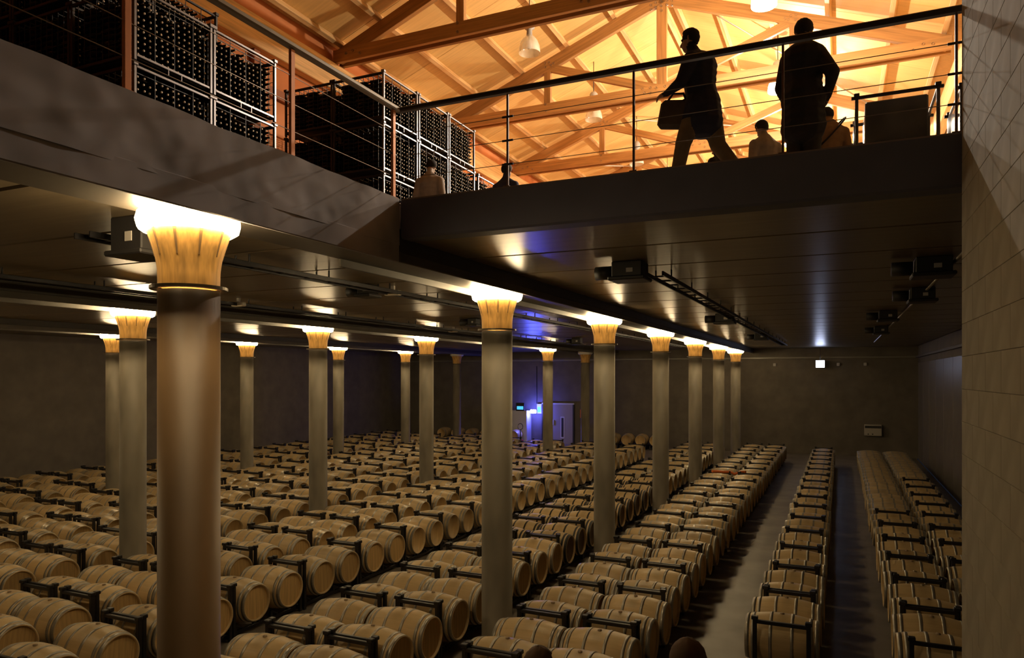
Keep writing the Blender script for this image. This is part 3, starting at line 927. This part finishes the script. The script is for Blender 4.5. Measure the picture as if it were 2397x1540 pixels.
# a bottle lying along x, neck towards +x: 0 glass 1 cork
bprof = [(-.15, 0), (-.15, .034), (-.145, .037), (.03, .037), (.06, .030), (.085, .016), (.145, .0135), (.146, .0135), (.158, .0135), (.158, 0)]
bot = MB().lathe(bprof, 10, 'X', mids=[0, 0, 0, 0, 0, 0, 1, 1, 1])
bot_me = bot.mesh('bottle', [M_BOTTLE, M_CORK])
botlow = MB().lathe([(-.15, .037), (.03, .037), (.085, .015), (.158, .014), (.158, 0)], 7, 'X', mids=[0, 0, 0, 1], cap0=True)
NB, NR = 13, 10
stuffb = MB(); solo_n = 0
brng = random.Random(5)
def fill(x, y, z, solo_rows, lab, layers=1, side=False):
    """bottles of one cage: the layer behind the open face, and one layer behind it"""
    global solo_n
    for lay in range(layers):
        for r_ in range(NR):
            for c in range(NB):
                yy = y - CW / 2 + .07 + (CW - .14) * c / (NB - 1); zz = z + .10 + r_ * .0765
                if lay == 0 and r_ == NR - 1 and brng.random() < .25: continue
                xx = x + CD / 2 - .18 - lay * .33 + brng.uniform(-.012, .012)
                zz += brng.uniform(-.005, .005)
                if lay == 0 and r_ >= NR - solo_rows:
                    o = link('bottle', bot_me, None, (xx, yy, zz))
                    tag(o, lab % (nth(c + 1), nth(NR - r_)), 'bottle', 'bottles in the near cages'); solo_n += 1
                else:
                    stuffb.add(bot if lay == 0 and solo_rows else botlow, off=(xx, yy, zz))
CX0 = -7.8 - CD / 2
tier = lambda k: Z_UP + .02 + k * .96
near_y = [6.04 + CW / 2 + .02, 7.26 + CW / 2 + .02]
tn = ['bottom', 'second', 'third', 'top']
for iy, y in enumerate(near_y):
    for t in range(4):
        for ix in range(3):
            if ix == 0 and t == 3: continue
            place = 'in the near stack, %s file, %s tier, %s row' % (['first', 'second'][iy], ['bottom', 'second', 'third', 'fourth'][t], ['front', 'middle', 'rear'][ix])
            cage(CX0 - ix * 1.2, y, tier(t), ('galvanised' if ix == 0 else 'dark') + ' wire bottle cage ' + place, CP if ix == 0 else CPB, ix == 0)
            nm = 'dark bottle, %%s across, %%s row down, %s cage of the near stack, %s file' % (['bottom', 'middle', 'top', 'high'][t], ['first', 'second'][iy])
            if ix == 0:
                fill(CX0, y, tier(t), {2: 9, 1: 3, 0: 0}[t], nm, 3)
            else:
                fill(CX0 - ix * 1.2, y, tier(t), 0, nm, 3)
far_y = [11.27 + CW / 2 + .03, 12.52 + CW / 2 + .03, 13.77 + CW / 2 + .03]
for iy, y in enumerate(far_y):
    for t in range(4):
        for ix in range(2):
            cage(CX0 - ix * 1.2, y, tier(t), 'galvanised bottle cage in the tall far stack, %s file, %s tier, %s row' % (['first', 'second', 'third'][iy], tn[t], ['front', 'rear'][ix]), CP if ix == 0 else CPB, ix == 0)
            fill(CX0 - ix * 1.2, y, tier(t), 0, '', 2 if iy else 3)
for t in range(3):
    cage(CX0, 15.75, tier(t), 'galvanised bottle cage in the low stack beyond the tall one, %s tier' % tn[t], CP, True)
    fill(CX0, 15.75, tier(t), 0, '', 1)
tag(stuffb.build('bottles', [M_BOTTLE, M_CORK]), 'hundreds of small dark wine bottles lying in the farther cages', 'bottles', None, 'stuff')

# film-wrapped cages on the far side of the gallery
def wrapped(x, y, tiers, lab):
    e = empty('wrapped_cage', (x, y, Z_UP))
    for t in range(tiers):
        z = .02 + t * .96
        for sx in (-1, 1):
            for sy in (-1, 1): link('post', CPB['post'], e, (sx * CD * .42, sy * CW / 2, z))
            for zz in (.07, CHT - .05): link('rail', CPB['rail_y'], e, (sx * CD * .42, 0, z + zz))
        for sy in (-1, 1):
            for zz in (.07, CHT - .05): link('rail', CPB['rail_x'], e, (0, sy * CW / 2, z + zz))
        link('bottle_block', MB().bbox((0, 0, CHT / 2 - .02), (CD * .66, CW * .9, CHT - .16), .02).mesh('bottle_block', M_BOTTLE), e, (0, 0, z))
    h = tiers * .96 - .08
    link('stretch_film', MB().bbox((0, 0, h / 2 + .02), (CD * .9, CW + .06, h), .04).mesh('stretch_film', M_WRAP), e)
    return tag(e, lab, 'cage', 'film-wrapped cages on the gallery')
wrapped(.68, 10.84 + CW / 2, 2, 'black bottle cage wrapped in shiny film on the gallery')
wrapped(1.92, 11.0 + CW / 2, 2, 'film-wrapped cage cut by the block wall edge')
wrapped(.40, 13.0 + CW / 2, 2, 'film-wrapped cage half hidden behind the bending figure')

# ------------------------------------------------------------------ services under the cellar ceiling
def tray(x, y0, y1, lab, drop=.12):
    e = empty('cable_tray', (x, y0, Z_CEIL))
    for s in (-1, 1): link('side_rail', MB().bbox((0, 0, 0), (.025, y1 - y0, .06), .004).mesh('side_rail', M_RACK), e, (s * .11, (y1 - y0) / 2, -drop))
    rm = MB().bbox((0, 0, 0), (.21, .03, .02), .003).mesh('rung', M_RACK); hm = MB().bbox((0, 0, 0), (.02, .02, drop), .003).mesh('hanger', M_RACK)
    y = .3
    while y < y1 - y0:
        link('rung', rm, e, (0, y, -drop)); y += .5
    y = .55
    while y < y1 - y0:
        for s in (-1, 1): link('hanger', hm, e, (s * .11, y, -drop / 2))
        y += 1.5
    return tag(e, lab, 'cable tray', 'cable trays under the ceiling')
tray(-2.25, 9.5, 34, 'dark ladder cable tray between the ceiling boxes above the aisle')
tray(-6.65, 4.6, 34, 'cable tray under the ceiling beyond the nearest columns')
tray(-10.5, 5.5, 34, 'cable tray near the middle line of columns')
o = MB().tube([(1.3, 8.6, Z_CEIL - .05), (1.3, 34, Z_CEIL - .05)], .022, 8).build('conduit', plain('conduit_grey', (.25, .22, .19), rough=.35, metal=.5)); tag(o, 'pale conduit running along the ceiling over the wall-side barrels', 'pipe')
def unit(x, y, w, d, h, lab, spot=True):
    e = empty('ceiling_unit', (x, y, Z_CEIL))
    link('casing', MB().bbox((0, 0, -h / 2), (w, d, h), .012).mesh('casing', M_BLACK), e)
    link('tray_lip', MB().bbox((0, 0, -h - .02), (w + .08, d + .08, .05), .012).mesh('tray_lip', M_BLACK), e)
    link('label_plate', MB().bbox((w * .1, -d / 2 - .004, -h * .6), (w * .22, .008, h * .28), .002).mesh('label_plate', M_LAMPGREY), e)
    if spot:
        link('fan_drum', MB().lathe([(-.12, 0), (-.12, .09), (.12, .09), (.12, 0)], 16, 'X').mesh('fan_drum', M_BLACK), e, (-w / 2 - .14, 0, -h * .6))
    return tag(e, lab, 'ceiling unit', 'black units under the ceiling')
unit(-6.0, 4.75, .42, .36, .32, 'black square ceiling unit behind the thickest column', False)
unit(-2.5, 9.2, .40, .36, .20, 'black ceiling unit nearest above the lit aisle')
unit(-2.5, 17.7, .40, .36, .20, 'second black ceiling unit above the lit aisle')
unit(-2.5, 26.3, .40, .36, .20, 'third black ceiling unit above the lit aisle')
unit(1.05, 10.4, .40, .36, .20, 'black ceiling unit nearest the block wall')
unit(1.25, 13.9, .36, .36, .20, 'black ceiling unit second from the block wall')
unit(.98, 18.4, .36, .36, .20, 'black ceiling unit third from the block wall')
unit(1.1, 24.0, .36, .36, .20, 'black ceiling unit fourth from the block wall')
unit(-7.0, 9.7, .24, .26, .16, 'small black ceiling unit beside the strip light')
unit(-8.6, 16.5, .24, .26, .16, 'small black ceiling unit deep between the columns')
unit(-9.3, 26.5, .34, .3, .22, 'small black ceiling unit near the blue light patch')
def strip(x, y, lab):
    e = empty('emergency_light', (x, y, Z_CEIL))
    link('bracket', MB().bbox((0, 0, -.04), (.06, .05, .08), .004).mesh('bracket', M_LAMPGREY), e)
    link('body', MB().bbox((0, 0, -.12), (.30, .12, .08), .02).mesh('body', M_WHITE), e)
    return tag(e, lab, 'light', 'emergency lights under the ceiling')
strip(-6.68, 9.95, 'small pale emergency light hanging from the ceiling')
strip(-10.4, 10.3, 'pale emergency light partly behind the thickest column')
strip(-10.6, 19.0, 'tiny pale emergency light near the middle columns')

# ------------------------------------------------------------------ things on the end wall
e = empty('exit_sign', (-.95, Y_BACK - .5, 4.72))
link('housing', MB().bbox((0, .03, 0), (.44, .06, .40), .01).mesh('housing', M_LAMPGREY), e); link('lit_face', MB().bbox((0, -.01, 0), (.40, .03, .36), .01).mesh('lit_face', M_EXIT), e)
link('hanger', MB().tube([(0, .03, .19), (0, .03, Z_CEIL - 4.72)], .012, 6).mesh('hanger', M_BLACK), e)
tag(e, 'square lit white emergency sign hanging at the end wall', 'sign')
e = empty('wall_unit', (1.5, Y_BACK - .02, 1.36))
link('body', MB().bbox((0, -.1, 0), (.8, .22, .58), .02).mesh('body', plain('unit_grey', (.42, .38, .32), rough=.45)), e); link('grille', MB().bbox((0, -.215, .16), (.74, .02, .12), .004).mesh('grille', M_BLACK), e)
for s in (-1, 1): link('knob', MB().lathe([(-.02, 0), (-.02, .03), (.02, .03)], 10, 'Y').mesh('knob', M_BLACK), e, (s * .1 - .12, -.22, -.2))
tag(e, 'grey box unit mounted on the end wall', 'wall unit')
for x, lab in ((-5.2, 'small pale detector high on the end wall by the columns'), (-.1, 'small pale detector right of the lit sign'), (1.15, 'small pale detector near the side wall'), (-3.2, 'small pale detector left of the lit sign')):
    e = MB().bbox((0, 0, 0), (.15, .1, .16), .02).build('detector', M_LAMPGREY, None, (x, Y_BACK - .06, 4.7)); tag(e, lab, 'detector', 'detectors on the end wall')
d = empty('door_1', (-15.55, Y_BACK, 0)); struct(d, 'wide grey sliding door with a dark slot window')
link('leaf', MB().bbox((0, -.05, 1.18), (1.9, .08, 2.36), .01).mesh('leaf', M_DOORG), d)
for s in (-1, 1): link('jamb', MB().bbox((s * 1.0, -.06, 1.2), (.1, .12, 2.4), .01).mesh('jamb', M_BLACK), d)
link('lintel', MB().bbox((0, -.06, 2.42), (2.1, .12, .1), .01).mesh('lintel', M_WHITEDOOR), d)
link('slot_window', MB().bbox((.3, -.1, 1.0), (.14, .02, 1.15), .004).mesh('slot_window', M_BLACK), d); link('slot_frame', MB().bbox((.3, -.095, 1.0), (.26, .015, 1.3), .004).mesh('slot_frame', M_WHITEDOOR), d)
link('handle', MB().bbox((-.28, -.12, 1.3), (.07, .06, .3), .01).mesh('handle', M_WHITEDOOR), d)
e = empty('cold_cabinet', (-17.85, Y_BACK - .4, 0))
link('body', MB().bbox((0, 0, 1.0), (1.1, .7, 2.0), .03).mesh('body', M_WHITEDOOR), e); link('screen', MB().bbox((.1, -.36, 2.16), (.42, .03, .2), .01).mesh('screen', M_CYAN), e)
link('screen_case', MB().bbox((.1, -.33, 2.22), (.56, .06, .5), .01).mesh('screen_case', M_BLACK), e)
tag(e, 'tall white cabinet with a cyan screen bathed in blue light', 'cabinet')
e = empty('insect_trap', (-16.95, Y_BACK - .6, 1.95))
link('housing', MB().bbox((0, .09, 0), (.30, .05, .16), .01).mesh('housing', M_WHITEDOOR), e); link('blue_tubes', MB().bbox((0, 0, 0), (.36, .12, .22), .03).mesh('blue_tubes', M_BLUE), e)
link('wall_arm', MB().bbox((0, .35, 0), (.06, .5, .06), .005).mesh('wall_arm', M_BLACK), e)
tag(e, 'small glaring blue light box on the end wall', 'light box')
e = empty('control_panel', (-16.85, Y_BACK - .02, 2.1))
link('case', MB().bbox((.1, -.06, 0), (.3, .12, .6), .01).mesh('case', M_WHITEDOOR), e); link('display', MB().bbox((.1, -.13, -.05), (.2, .02, .32), .005).mesh('display', M_CYAN), e)
link('cable', MB().tube([(-.1, -.03, .3), (-.1, -.03, 2.6)], .02, 6).mesh('cable', M_BLACK), e)
tag(e, 'narrow cyan control panel beside the grey door', 'control panel')
e = MB().bbox((0, 0, 0), (.42, .02, .5), .004).build('extinguisher_sign', M_SIGNR, None, (-13.95, Y_BACK - .02, 1.85)); link('pictogram', MB().bbox((0, -.012, 0), (.12, .006, .34), .002).mesh('pictogram', M_WHITE), e)
tag(e, 'red safety sign with a pale extinguisher mark beside the door', 'sign')
e = empty('fire_extinguisher', (-13.95, Y_BACK - .14, .65))
link('cylinder', MB().lathe([(0, 0), (0, .075), (.5, .08), (.58, .05), (.62, .02)], 18).mesh('cylinder', M_RED), e); link('valve', MB().bbox((0, 0, .65), (.06, .14, .06), .006).mesh('valve', M_BLACK), e)
link('bracket', MB().bbox((0, .1, .45), (.2, .1, .06), .006).mesh('bracket', M_BLACK), e)
link('hose', MB().tube([(0, -.05, .64), (.09, -.07, .5), (.1, -.06, .25)], .012, 6).mesh('hose', M_BLACK), e)
tag(e, 'red fire extinguisher hanging below the safety sign', 'extinguisher')
e = MB().bbox((0, 0, 0), (.36, .12, .26), .02).build('emergency_light', M_WHITE, None, (-13.9, Y_BACK - .08, 4.75)); tag(e, 'white emergency light box high above the grey door', 'light')
e = empty('pallet_jack', (-17.1, Y_BACK - 2.2, 0))
link('drawbar', MB().tube([(0, 0, .2), (0, 0, .95)], .03, 8).mesh('drawbar', M_BLACK), e)
hp = [(.16 * math.sin(t) * (1 if t < math.pi else 1), 0, 1.13 - .18 * math.cos(t)) for t in [2 * math.pi * k / 16 for k in range(17)]]
link('handle', MB().tube(hp, .018, 8).mesh('handle', M_BLACK), e)
for s in (-1, 1): link('fork', MB().bbox((s * .2, -.55, .1), (.16, 1.15, .07), .01).mesh('fork', M_RED), e)
link('pump', MB().bbox((0, .05, .22), (.3, .2, .3), .03).mesh('pump', M_RED), e)
for s in (-1, 1): link('wheel', MB().lathe([(-.04, 0), (-.04, .09), (.04, .09), (.04, 0)], 14, 'X').mesh('wheel', M_BLACK), e, (s * .1, .12, .09))
tag(e, 'dark pallet jack handle standing before the white cabinet', 'pallet jack')
# ------------------------------------------------------------------ people
def V(*a): return Vector(a)
def ball(mb, c, r, sc=(1, 1, 1), n=10):
    vs = [(c[0], c[1], c[2] - r * sc[2])]; fs = []
    m = 6
    for i in range(1, m):
        ph = -math.pi / 2 + math.pi * i / m
        for k in range(n):
            t = 2 * math.pi * k / n
            vs.append((c[0] + r * sc[0] * math.cos(ph) * math.cos(t), c[1] + r * sc[1] * math.cos(ph) * math.sin(t), c[2] + r * sc[2] * math.sin(ph)))
    vs.append((c[0], c[1], c[2] + r * sc[2]))
    for k in range(n):
        fs.append((0, 1 + (k + 1) % n, 1 + k))
        for i in range(m - 2):
            a = 1 + i * n
            fs.append((a + k, a + (k + 1) % n, a + n + (k + 1) % n, a + n + k))
        fs.append((len(vs) - 1, 1 + (m - 2) * n + k, 1 + (m - 2) * n + (k + 1) % n))
    mb.quadlist(vs, fs)
def limb(mb, pts, segs, tagname, p, q, r0, r1, sc=(1, 1, 1)):
    p, q = Vector(p), Vector(q)
    n = max(2, int((q - p).length / (min(r0, r1) * .55)) + 1)
    for i in range(n + 1):
        t = i / n
        ball(mb, p.lerp(q, t), r0 + (r1 - r0) * t, sc)
    segs.append((p, q, (r0 + r1) / 2 * max(sc[0], .8), tagname))

def hand(mb, segs, wrist, d, palm, thumb):
    """palm and five bent fingers: d = direction of the fingers, palm = normal the fingers curl to, thumb = side of the thumb"""
    d = Vector(d).normalized(); palm = Vector(palm).normalized(); th = Vector(thumb).normalized()
    w = Vector(wrist)
    limb(mb, None, segs, 'skin', w, w + d * .05, .026, .028)
    for k, (o, L) in enumerate(((.030, .070), (.010, .080), (-.011, .074), (-.031, .058))):
        a = w + d * .085 + th * o
        limb(mb, None, segs, 'skin', w + d * .04 + th * o * .8, a, .015, .012)
        b_ = a + (d * .8 + palm * .35).normalized() * L * .5
        c = b_ + (d * .35 + palm * .9).normalized() * L * .5
        limb(mb, None, segs, 'skin', a, b_, .011, .010); limb(mb, None, segs, 'skin', b_, c, .010, .009)
    a = w + d * .03 + th * .03; b_ = a + (d * .5 + th * .8 + palm * .2).normalized() * .04; c = b_ + (d * .9 + th * .2 + palm * .3).normalized() * .032
    limb(mb, None, segs, 'skin', a, b_, .014, .012); limb(mb, None, segs, 'skin', b_, c, .012, .010)

def person(loc, face, J, mats, label, hair_mat, voxel=.014, hair='short', hands=True, skirt=0.0, bald=False):
    """J: joints in a frame where the figure faces +y, x to its right-hand side, z up from the floor"""
    mb = MB(); segs = []
    L = lambda tg, a, b_, r0, r1, sc=(1, 1, 1): limb(mb, None, segs, tg, J[a] if isinstance(a, str) else a, J[b_] if isinstance(b_, str) else b_, r0, r1, sc)
    wide = J.get('wide', 1.0)
    # torso
    dp = J.get('deep', .92)
    L('top', 'pelvis', 'waist', .118 * wide, .112 * wide, (1.25, dp, 1)); L('top', 'waist', 'chest', .112 * wide, .135 * wide, (1.28, dp, 1))
    L('top', 'chest', 'neck0', .135 * wide, .075, (1.15, .9, .9))
    for s in ('l', 'r'):
        L('top', 'chest2', 'sho_' + s, .098, .070); L('top', Vector(J['neck0']) + V(0, 0, .02), 'sho_' + s, .052, .062); L('top', 'sho_' + s, 'elb_' + s, .068 * wide, .052 * wide); L('top', 'elb_' + s, 'wri_' + s, .052 * wide, .036)
        L('leg', 'pelvis', 'hip_' + s, .115 * wide, .105 * wide); L('leg', 'hip_' + s, 'kne_' + s, .100 * wide, .070 * wide); L('leg', 'kne_' + s, 'ank_' + s, .068 * wide, .054 * wide)
        a = Vector(J['ank_' + s]); d = Vector(J.get('foot_' + s, (0, 1, 0)))
        limb(mb, None, segs, 'shoe', a + V(0, 0, -.045) - d * .04, a + V(0, 0, -.06) + d * .16, .042, .034)
        if hands:
            w = Vector(J['wri_' + s]); hd = Vector(J.get('hdir_' + s, (0, .15, -1)))
            hand(mb, segs, w, hd, J.get('palm_' + s, (1 if s == 'l' else -1, 0, 0)), J.get('thumb_' + s, (0, 1, 0)))
    if skirt:
        L('top', 'pelvis', Vector(J['pelvis']) + V(0, 0, -skirt), .128 * wide, .145 * wide, (1.2, dp * .98, 1))
    if 'belly' in J: L('top', 'waist', 'belly', .12, .13)
    # neck and head
    L('skin', 'neck0', 'neck1', .062, .056)
    hc = Vector(J['head']); f = Vector(J.get('look', (0, 1, 0))).normalized(); up = Vector((0, 0, 1)); side = f.cross(up).normalized(); up = side.cross(f)
    limb(mb, None, segs, 'skin', hc + up * .035 - f * .012, hc + up * .03 + f * .012, .092, .086, (.88, .88, 1.02))
    limb(mb, None, segs, 'skin', hc - up * .045 + f * .03, hc - up * .075 + f * .045, .062, .046)
    limb(mb, None, segs, 'skin', hc + up * .005 + f * .095, hc - up * .03 + f * .112, .012, .017)           # nose
    limb(mb, None, segs, 'skin', hc - up * .062 + f * .086 - side * .015, hc - up * .062 + f * .086 + side * .015, .012, .012)   # mouth
    for s in (-1, 1):
        limb(mb, None, segs, 'skin', hc + side * s * .083 + up * .015 - f * .01, hc + side * s * .08 - up * .025 - f * .005, .018, .013)
    src = mb.mesh('body_src', M_SKIN); so = bpy.data.objects.new('body_src', src); COL.objects.link(so)
    md = so.modifiers.new('r', 'REMESH'); md.mode = 'VOXEL'; md.voxel_size = voxel; md.use_smooth_shade = True
    sm = so.modifiers.new('s', 'SMOOTH'); sm.factor = .5; sm.iterations = 4
    dg = bpy.context.evaluated_depsgraph_get(); dg.update()
    me = bpy.data.meshes.new_from_object(so.evaluated_get(dg))
    bpy.data.objects.remove(so); bpy.data.meshes.remove(src)
    me.name = 'person'
    nf = len(me.polygons)
    cen = np.empty(nf * 3); me.polygons.foreach_get('center', cen); cen = cen.reshape(-1, 3)
    order_ = ['skin', 'top', 'leg', 'shoe']
    best = np.full(nf, 1e9); idx = np.zeros(nf, int)
    for (p, q, r_, tg) in segs:
        p_, q_ = np.array(p), np.array(q); d = q_ - p_; l2 = max(1e-9, d @ d)
        t = np.clip(((cen - p_) @ d) / l2, 0, 1)
        dist = np.linalg.norm(cen - (p_ + t[:, None] * d), axis=1) / r_
        m = dist < best; best[m] = dist[m]; idx[m] = order_.index(tg)
    if skirt:
        idx[(idx == 2) & (cen[:, 2] > J['pelvis'][2] - skirt)] = 1
    me.materials.clear()
    for k in order_: me.materials.append(mats[k])
    me.polygons.foreach_set('material_index', idx.astype(np.int32)); me.polygons.foreach_set('use_smooth', [True] * nf)
    o = link('person', me, None, loc, (0, 0, face)); tag(o, label, 'person', None, 'thing')
    # eyes and hair
    eb_ = MB()
    for s in (-1, 1): ball(eb_, hc + side * s * .032 + up * .018 + f * .078, .013)
    eb_.build('eyes', M_EYE, o)
    hb = MB(); hr = random.Random(len(label))
    def hshell(off, r_, sc): ball(hb, off, r_, sc, 20)
    n1, n2 = 14, 28
    vs = []; fs = []
    from mathutils import noise as NZ
    for i in range(n1 + 1):
        for k in range(n2):
            t = 2 * math.pi * k / n2
            ph = math.pi * i / n1 * (.66 - .12 * math.cos(t))     # from the crown down, lower at the nape
            loc_ = up * math.cos(ph) + (f * math.cos(t) + side * math.sin(t)) * math.sin(ph)
            fw = max(0, math.cos(t))
            cut = .105 if not bald else .099
            rr = cut + .006 * NZ.noise(loc_ * 9 + V(hr.random() * 9, 0, 0))
            p = hc + up * .03 + loc_ * rr * (1.0 - .09 * abs(math.sin(t)) * math.sin(ph))
            if fw > .3 and ph > .95: p = p - (p - hc) * .16        # bare face
            vs.append(tuple(p))
    for i in range(n1):
        for k in range(n2):
            k2 = (k + 1) % n2
            fs.append((i * n2 + k, i * n2 + k2, (i + 1) * n2 + k2, (i + 1) * n2 + k))
    hb.quadlist(vs, fs, 0, True)
    if not bald: hb.build('hair', hair_mat, o)
    return o

def stand(h=1.75, **kw):
    s = h / 1.75
    J = dict(pelvis=(0, 0, .98), waist=(0, .01, 1.12), chest=(0, 0, 1.33), chest2=(0, -.01, 1.40), neck0=(0, -.01, 1.47), neck1=(0, .01, 1.56), head=(0, .03, 1.635),
             sho_l=(-.185, -.01, 1.355), sho_r=(.185, -.01, 1.355), elb_l=(-.235, -.03, 1.13), elb_r=(.235, -.03, 1.13), wri_l=(-.23, .06, .88), wri_r=(.23, .06, .88),
             hip_l=(-.095, 0, .92), hip_r=(.095, 0, .92), kne_l=(-.11, .02, .50), kne_r=(.11, .02, .50), ank_l=(-.12, -.03, .10), ank_r=(.12, -.03, .10))
    J.update(kw)
    skip = ('deep', 'look', 'wide', 'foot_l', 'foot_r', 'hdir_l', 'hdir_r', 'palm_l', 'palm_r', 'thumb_l', 'thumb_r')
    return {k: (v if k in skip else tuple(c * s for c in v)) for k, v in J.items()}
def cloth(name, col): return plain(name, col, rough=.85, noise=.15, scale=8, bump=.2)
HAIR_D = cloth('hair_dark', (.016, .013, .012)); HAIR_B = cloth('hair_brown', (.085, .045, .022)); HAIR_G = cloth('hair_grey', (.12, .10, .09))
SHOE = plain('shoe_black', (.02, .018, .016), rough=.5)
def outfit(top, leg, skin=M_SKIN): return dict(skin=skin, top=top, leg=leg, shoe=SHOE)
NAVY = cloth('navy_jacket', (.018, .020, .040)); BLK = cloth('black_coat', (.014, .013, .014)); KHAKI = cloth('khaki_trousers', (.16, .11, .06)); DRK = cloth('dark_trousers', (.03, .025, .022))
GREY = cloth('grey_brown_shirt', (.30, .24, .18)); TAN = cloth('tan_jacket', (.26, .15, .07)); PINK = cloth('pale_linen_shirt', (.44, .37, .32)); BLUE = cloth('dark_blue_shirt', (.03, .035, .08))

# striding man: facing -x (to the viewer's left), one arm forward, bag hanging from the other hand
W = stand(1.79, wide=1.26, deep=1.18, pelvis=(0, .0, .96), waist=(0, .03, 1.12), chest=(0, .05, 1.33), chest2=(0, .05, 1.40), neck0=(0, .07, 1.47), neck1=(0, .11, 1.55), head=(0, .135, 1.635), look=(0, 1, -.08),
          hip_l=(-.09, .03, .92), hip_r=(.09, -.03, .92), kne_l=(-.10, .17, .55), ank_l=(-.10, .27, .11), kne_r=(.10, -.12, .53), ank_r=(.10, -.36, .19), foot_r=(0, .8, -.5),
          sho_l=(-.19, .05, 1.355), elb_l=(-.23, .14, 1.13), wri_l=(-.16, .33, 1.08), hdir_l=(.15, 1, -.05), palm_l=(.3, 0, -1), thumb_l=(.6, .2, .6),
          sho_r=(.19, .05, 1.355), elb_r=(.24, .10, 1.12), wri_r=(.10, .38, 1.02), hdir_r=(0, .6, -.8), palm_r=(-1, 0, 0), thumb_r=(0, .8, .5))
p1 = person((-1.32, 7.75, Z_UP), R(78), W, outfit(NAVY, KHAKI), 'silhouetted man in dark jacket and khaki trousers striding along the railing', HAIR_D, .012, skirt=.20)
# his bag
bg = empty('shoulder_bag', (-1.61, 7.70, Z_UP + .88), (R(12), R(0), R(78)))
link('bag_body', MB().bbox((0, 0, 0), (.12, .34, .30), .04).mesh('bag_body', cloth('bag_brown', (.07, .05, .035))), bg)
link('bag_strap', MB().tube([(0, -.12, .12), (0, -.06, .22), (0, .06, .22), (0, .12, .12)], .012, 8).mesh('bag_strap', BLK), bg)
tag(bg, 'brown shoulder bag swinging in front of the striding man', 'bag')
# standing man seen from behind, elbow out, hand at the pocket
S2 = stand(1.80, wide=1.36, deep=1.1, sho_r=(.145, -.01, 1.34), elb_r=(.30, -.08, 1.10), wri_r=(.22, .06, .93), hdir_r=(-.4, .5, -.6), sho_l=(-.145, -.01, 1.34), elb_l=(-.225, .02, 1.10), wri_l=(-.19, .12, .93), hdir_l=(.2, .5, -.7), look=(-.35, 1, -.15), head=(-.01, .05, 1.635),
           hip_l=(-.085, 0, .92), hip_r=(.085, 0, .92), kne_l=(-.085, .02, .5), kne_r=(.085, .02, .5), ank_l=(-.09, -.03, .1), ank_r=(.09, -.03, .1))
person((-.35, 8.02, Z_UP), R(-14), S2, outfit(BLK, DRK), 'silhouetted stout man in long black jacket standing behind the railing', HAIR_D, .012, skirt=.34)
person((-.97, 10.75, Z_UP), R(42), stand(1.74, wide=1.15, look=(.05, 1, -.35), head=(0, .07, 1.625), neck1=(0, .04, 1.55)), outfit(GREY, DRK), 'balding man in grey-brown shirt with bowed head beyond the railing', HAIR_D, .014)
person((-.13, 10.55, Z_UP), R(25), stand(1.76, wide=1.12, look=(-.1, 1, -.45), head=(0, .09, 1.60), neck1=(0, .05, 1.54)), outfit(TAN, DRK), 'person in tan jacket bending beside the wrapped cage', HAIR_D, .014)
sb = MB().tube([(.02 + .17 * math.cos(t), -.02 + .16 * math.sin(t) * .9, 1.36 + .19 * math.cos(t)) for t in [2 * math.pi * k / 24 for k in range(25)]], .012, 6).build('bag_strap', BLK, None, (-.13, 10.55, Z_UP), (0, 0, R(25)))
tag(sb, 'dark strap slung over the tan jacket', 'strap')
person((-6.28, 10.45, Z_UP), R(8), stand(1.76, wide=1.16, look=(.1, 1, -.4), head=(0, .06, 1.62)), outfit(PINK, DRK), 'man in pale linen shirt seen from behind at the bottle cages', HAIR_D, .014)
person((-5.22, 11.2, Z_UP), R(-5), stand(1.74, wide=1.1), outfit(BLUE, DRK), 'man in dark blue shirt standing behind a railing post', HAIR_D, .014)
person((-1.62, 10.9, Z_UP), R(60), stand(1.56, wide=1.1, look=(0, 1, -.3)), outfit(BLK, DRK), 'short dark figure glimpsed between the striding legs', HAIR_D, .014)
person((-.72, 3.78, .97), R(10), stand(1.74), outfit(DRK, DRK), 'person on the stairs with only brown hair in view', HAIR_B, .016)
person((-1.68, 4.05, .97), R(-10), stand(1.44), outfit(DRK, DRK), 'shorter person on the stairs, just the crown of the head', HAIR_B, .016)
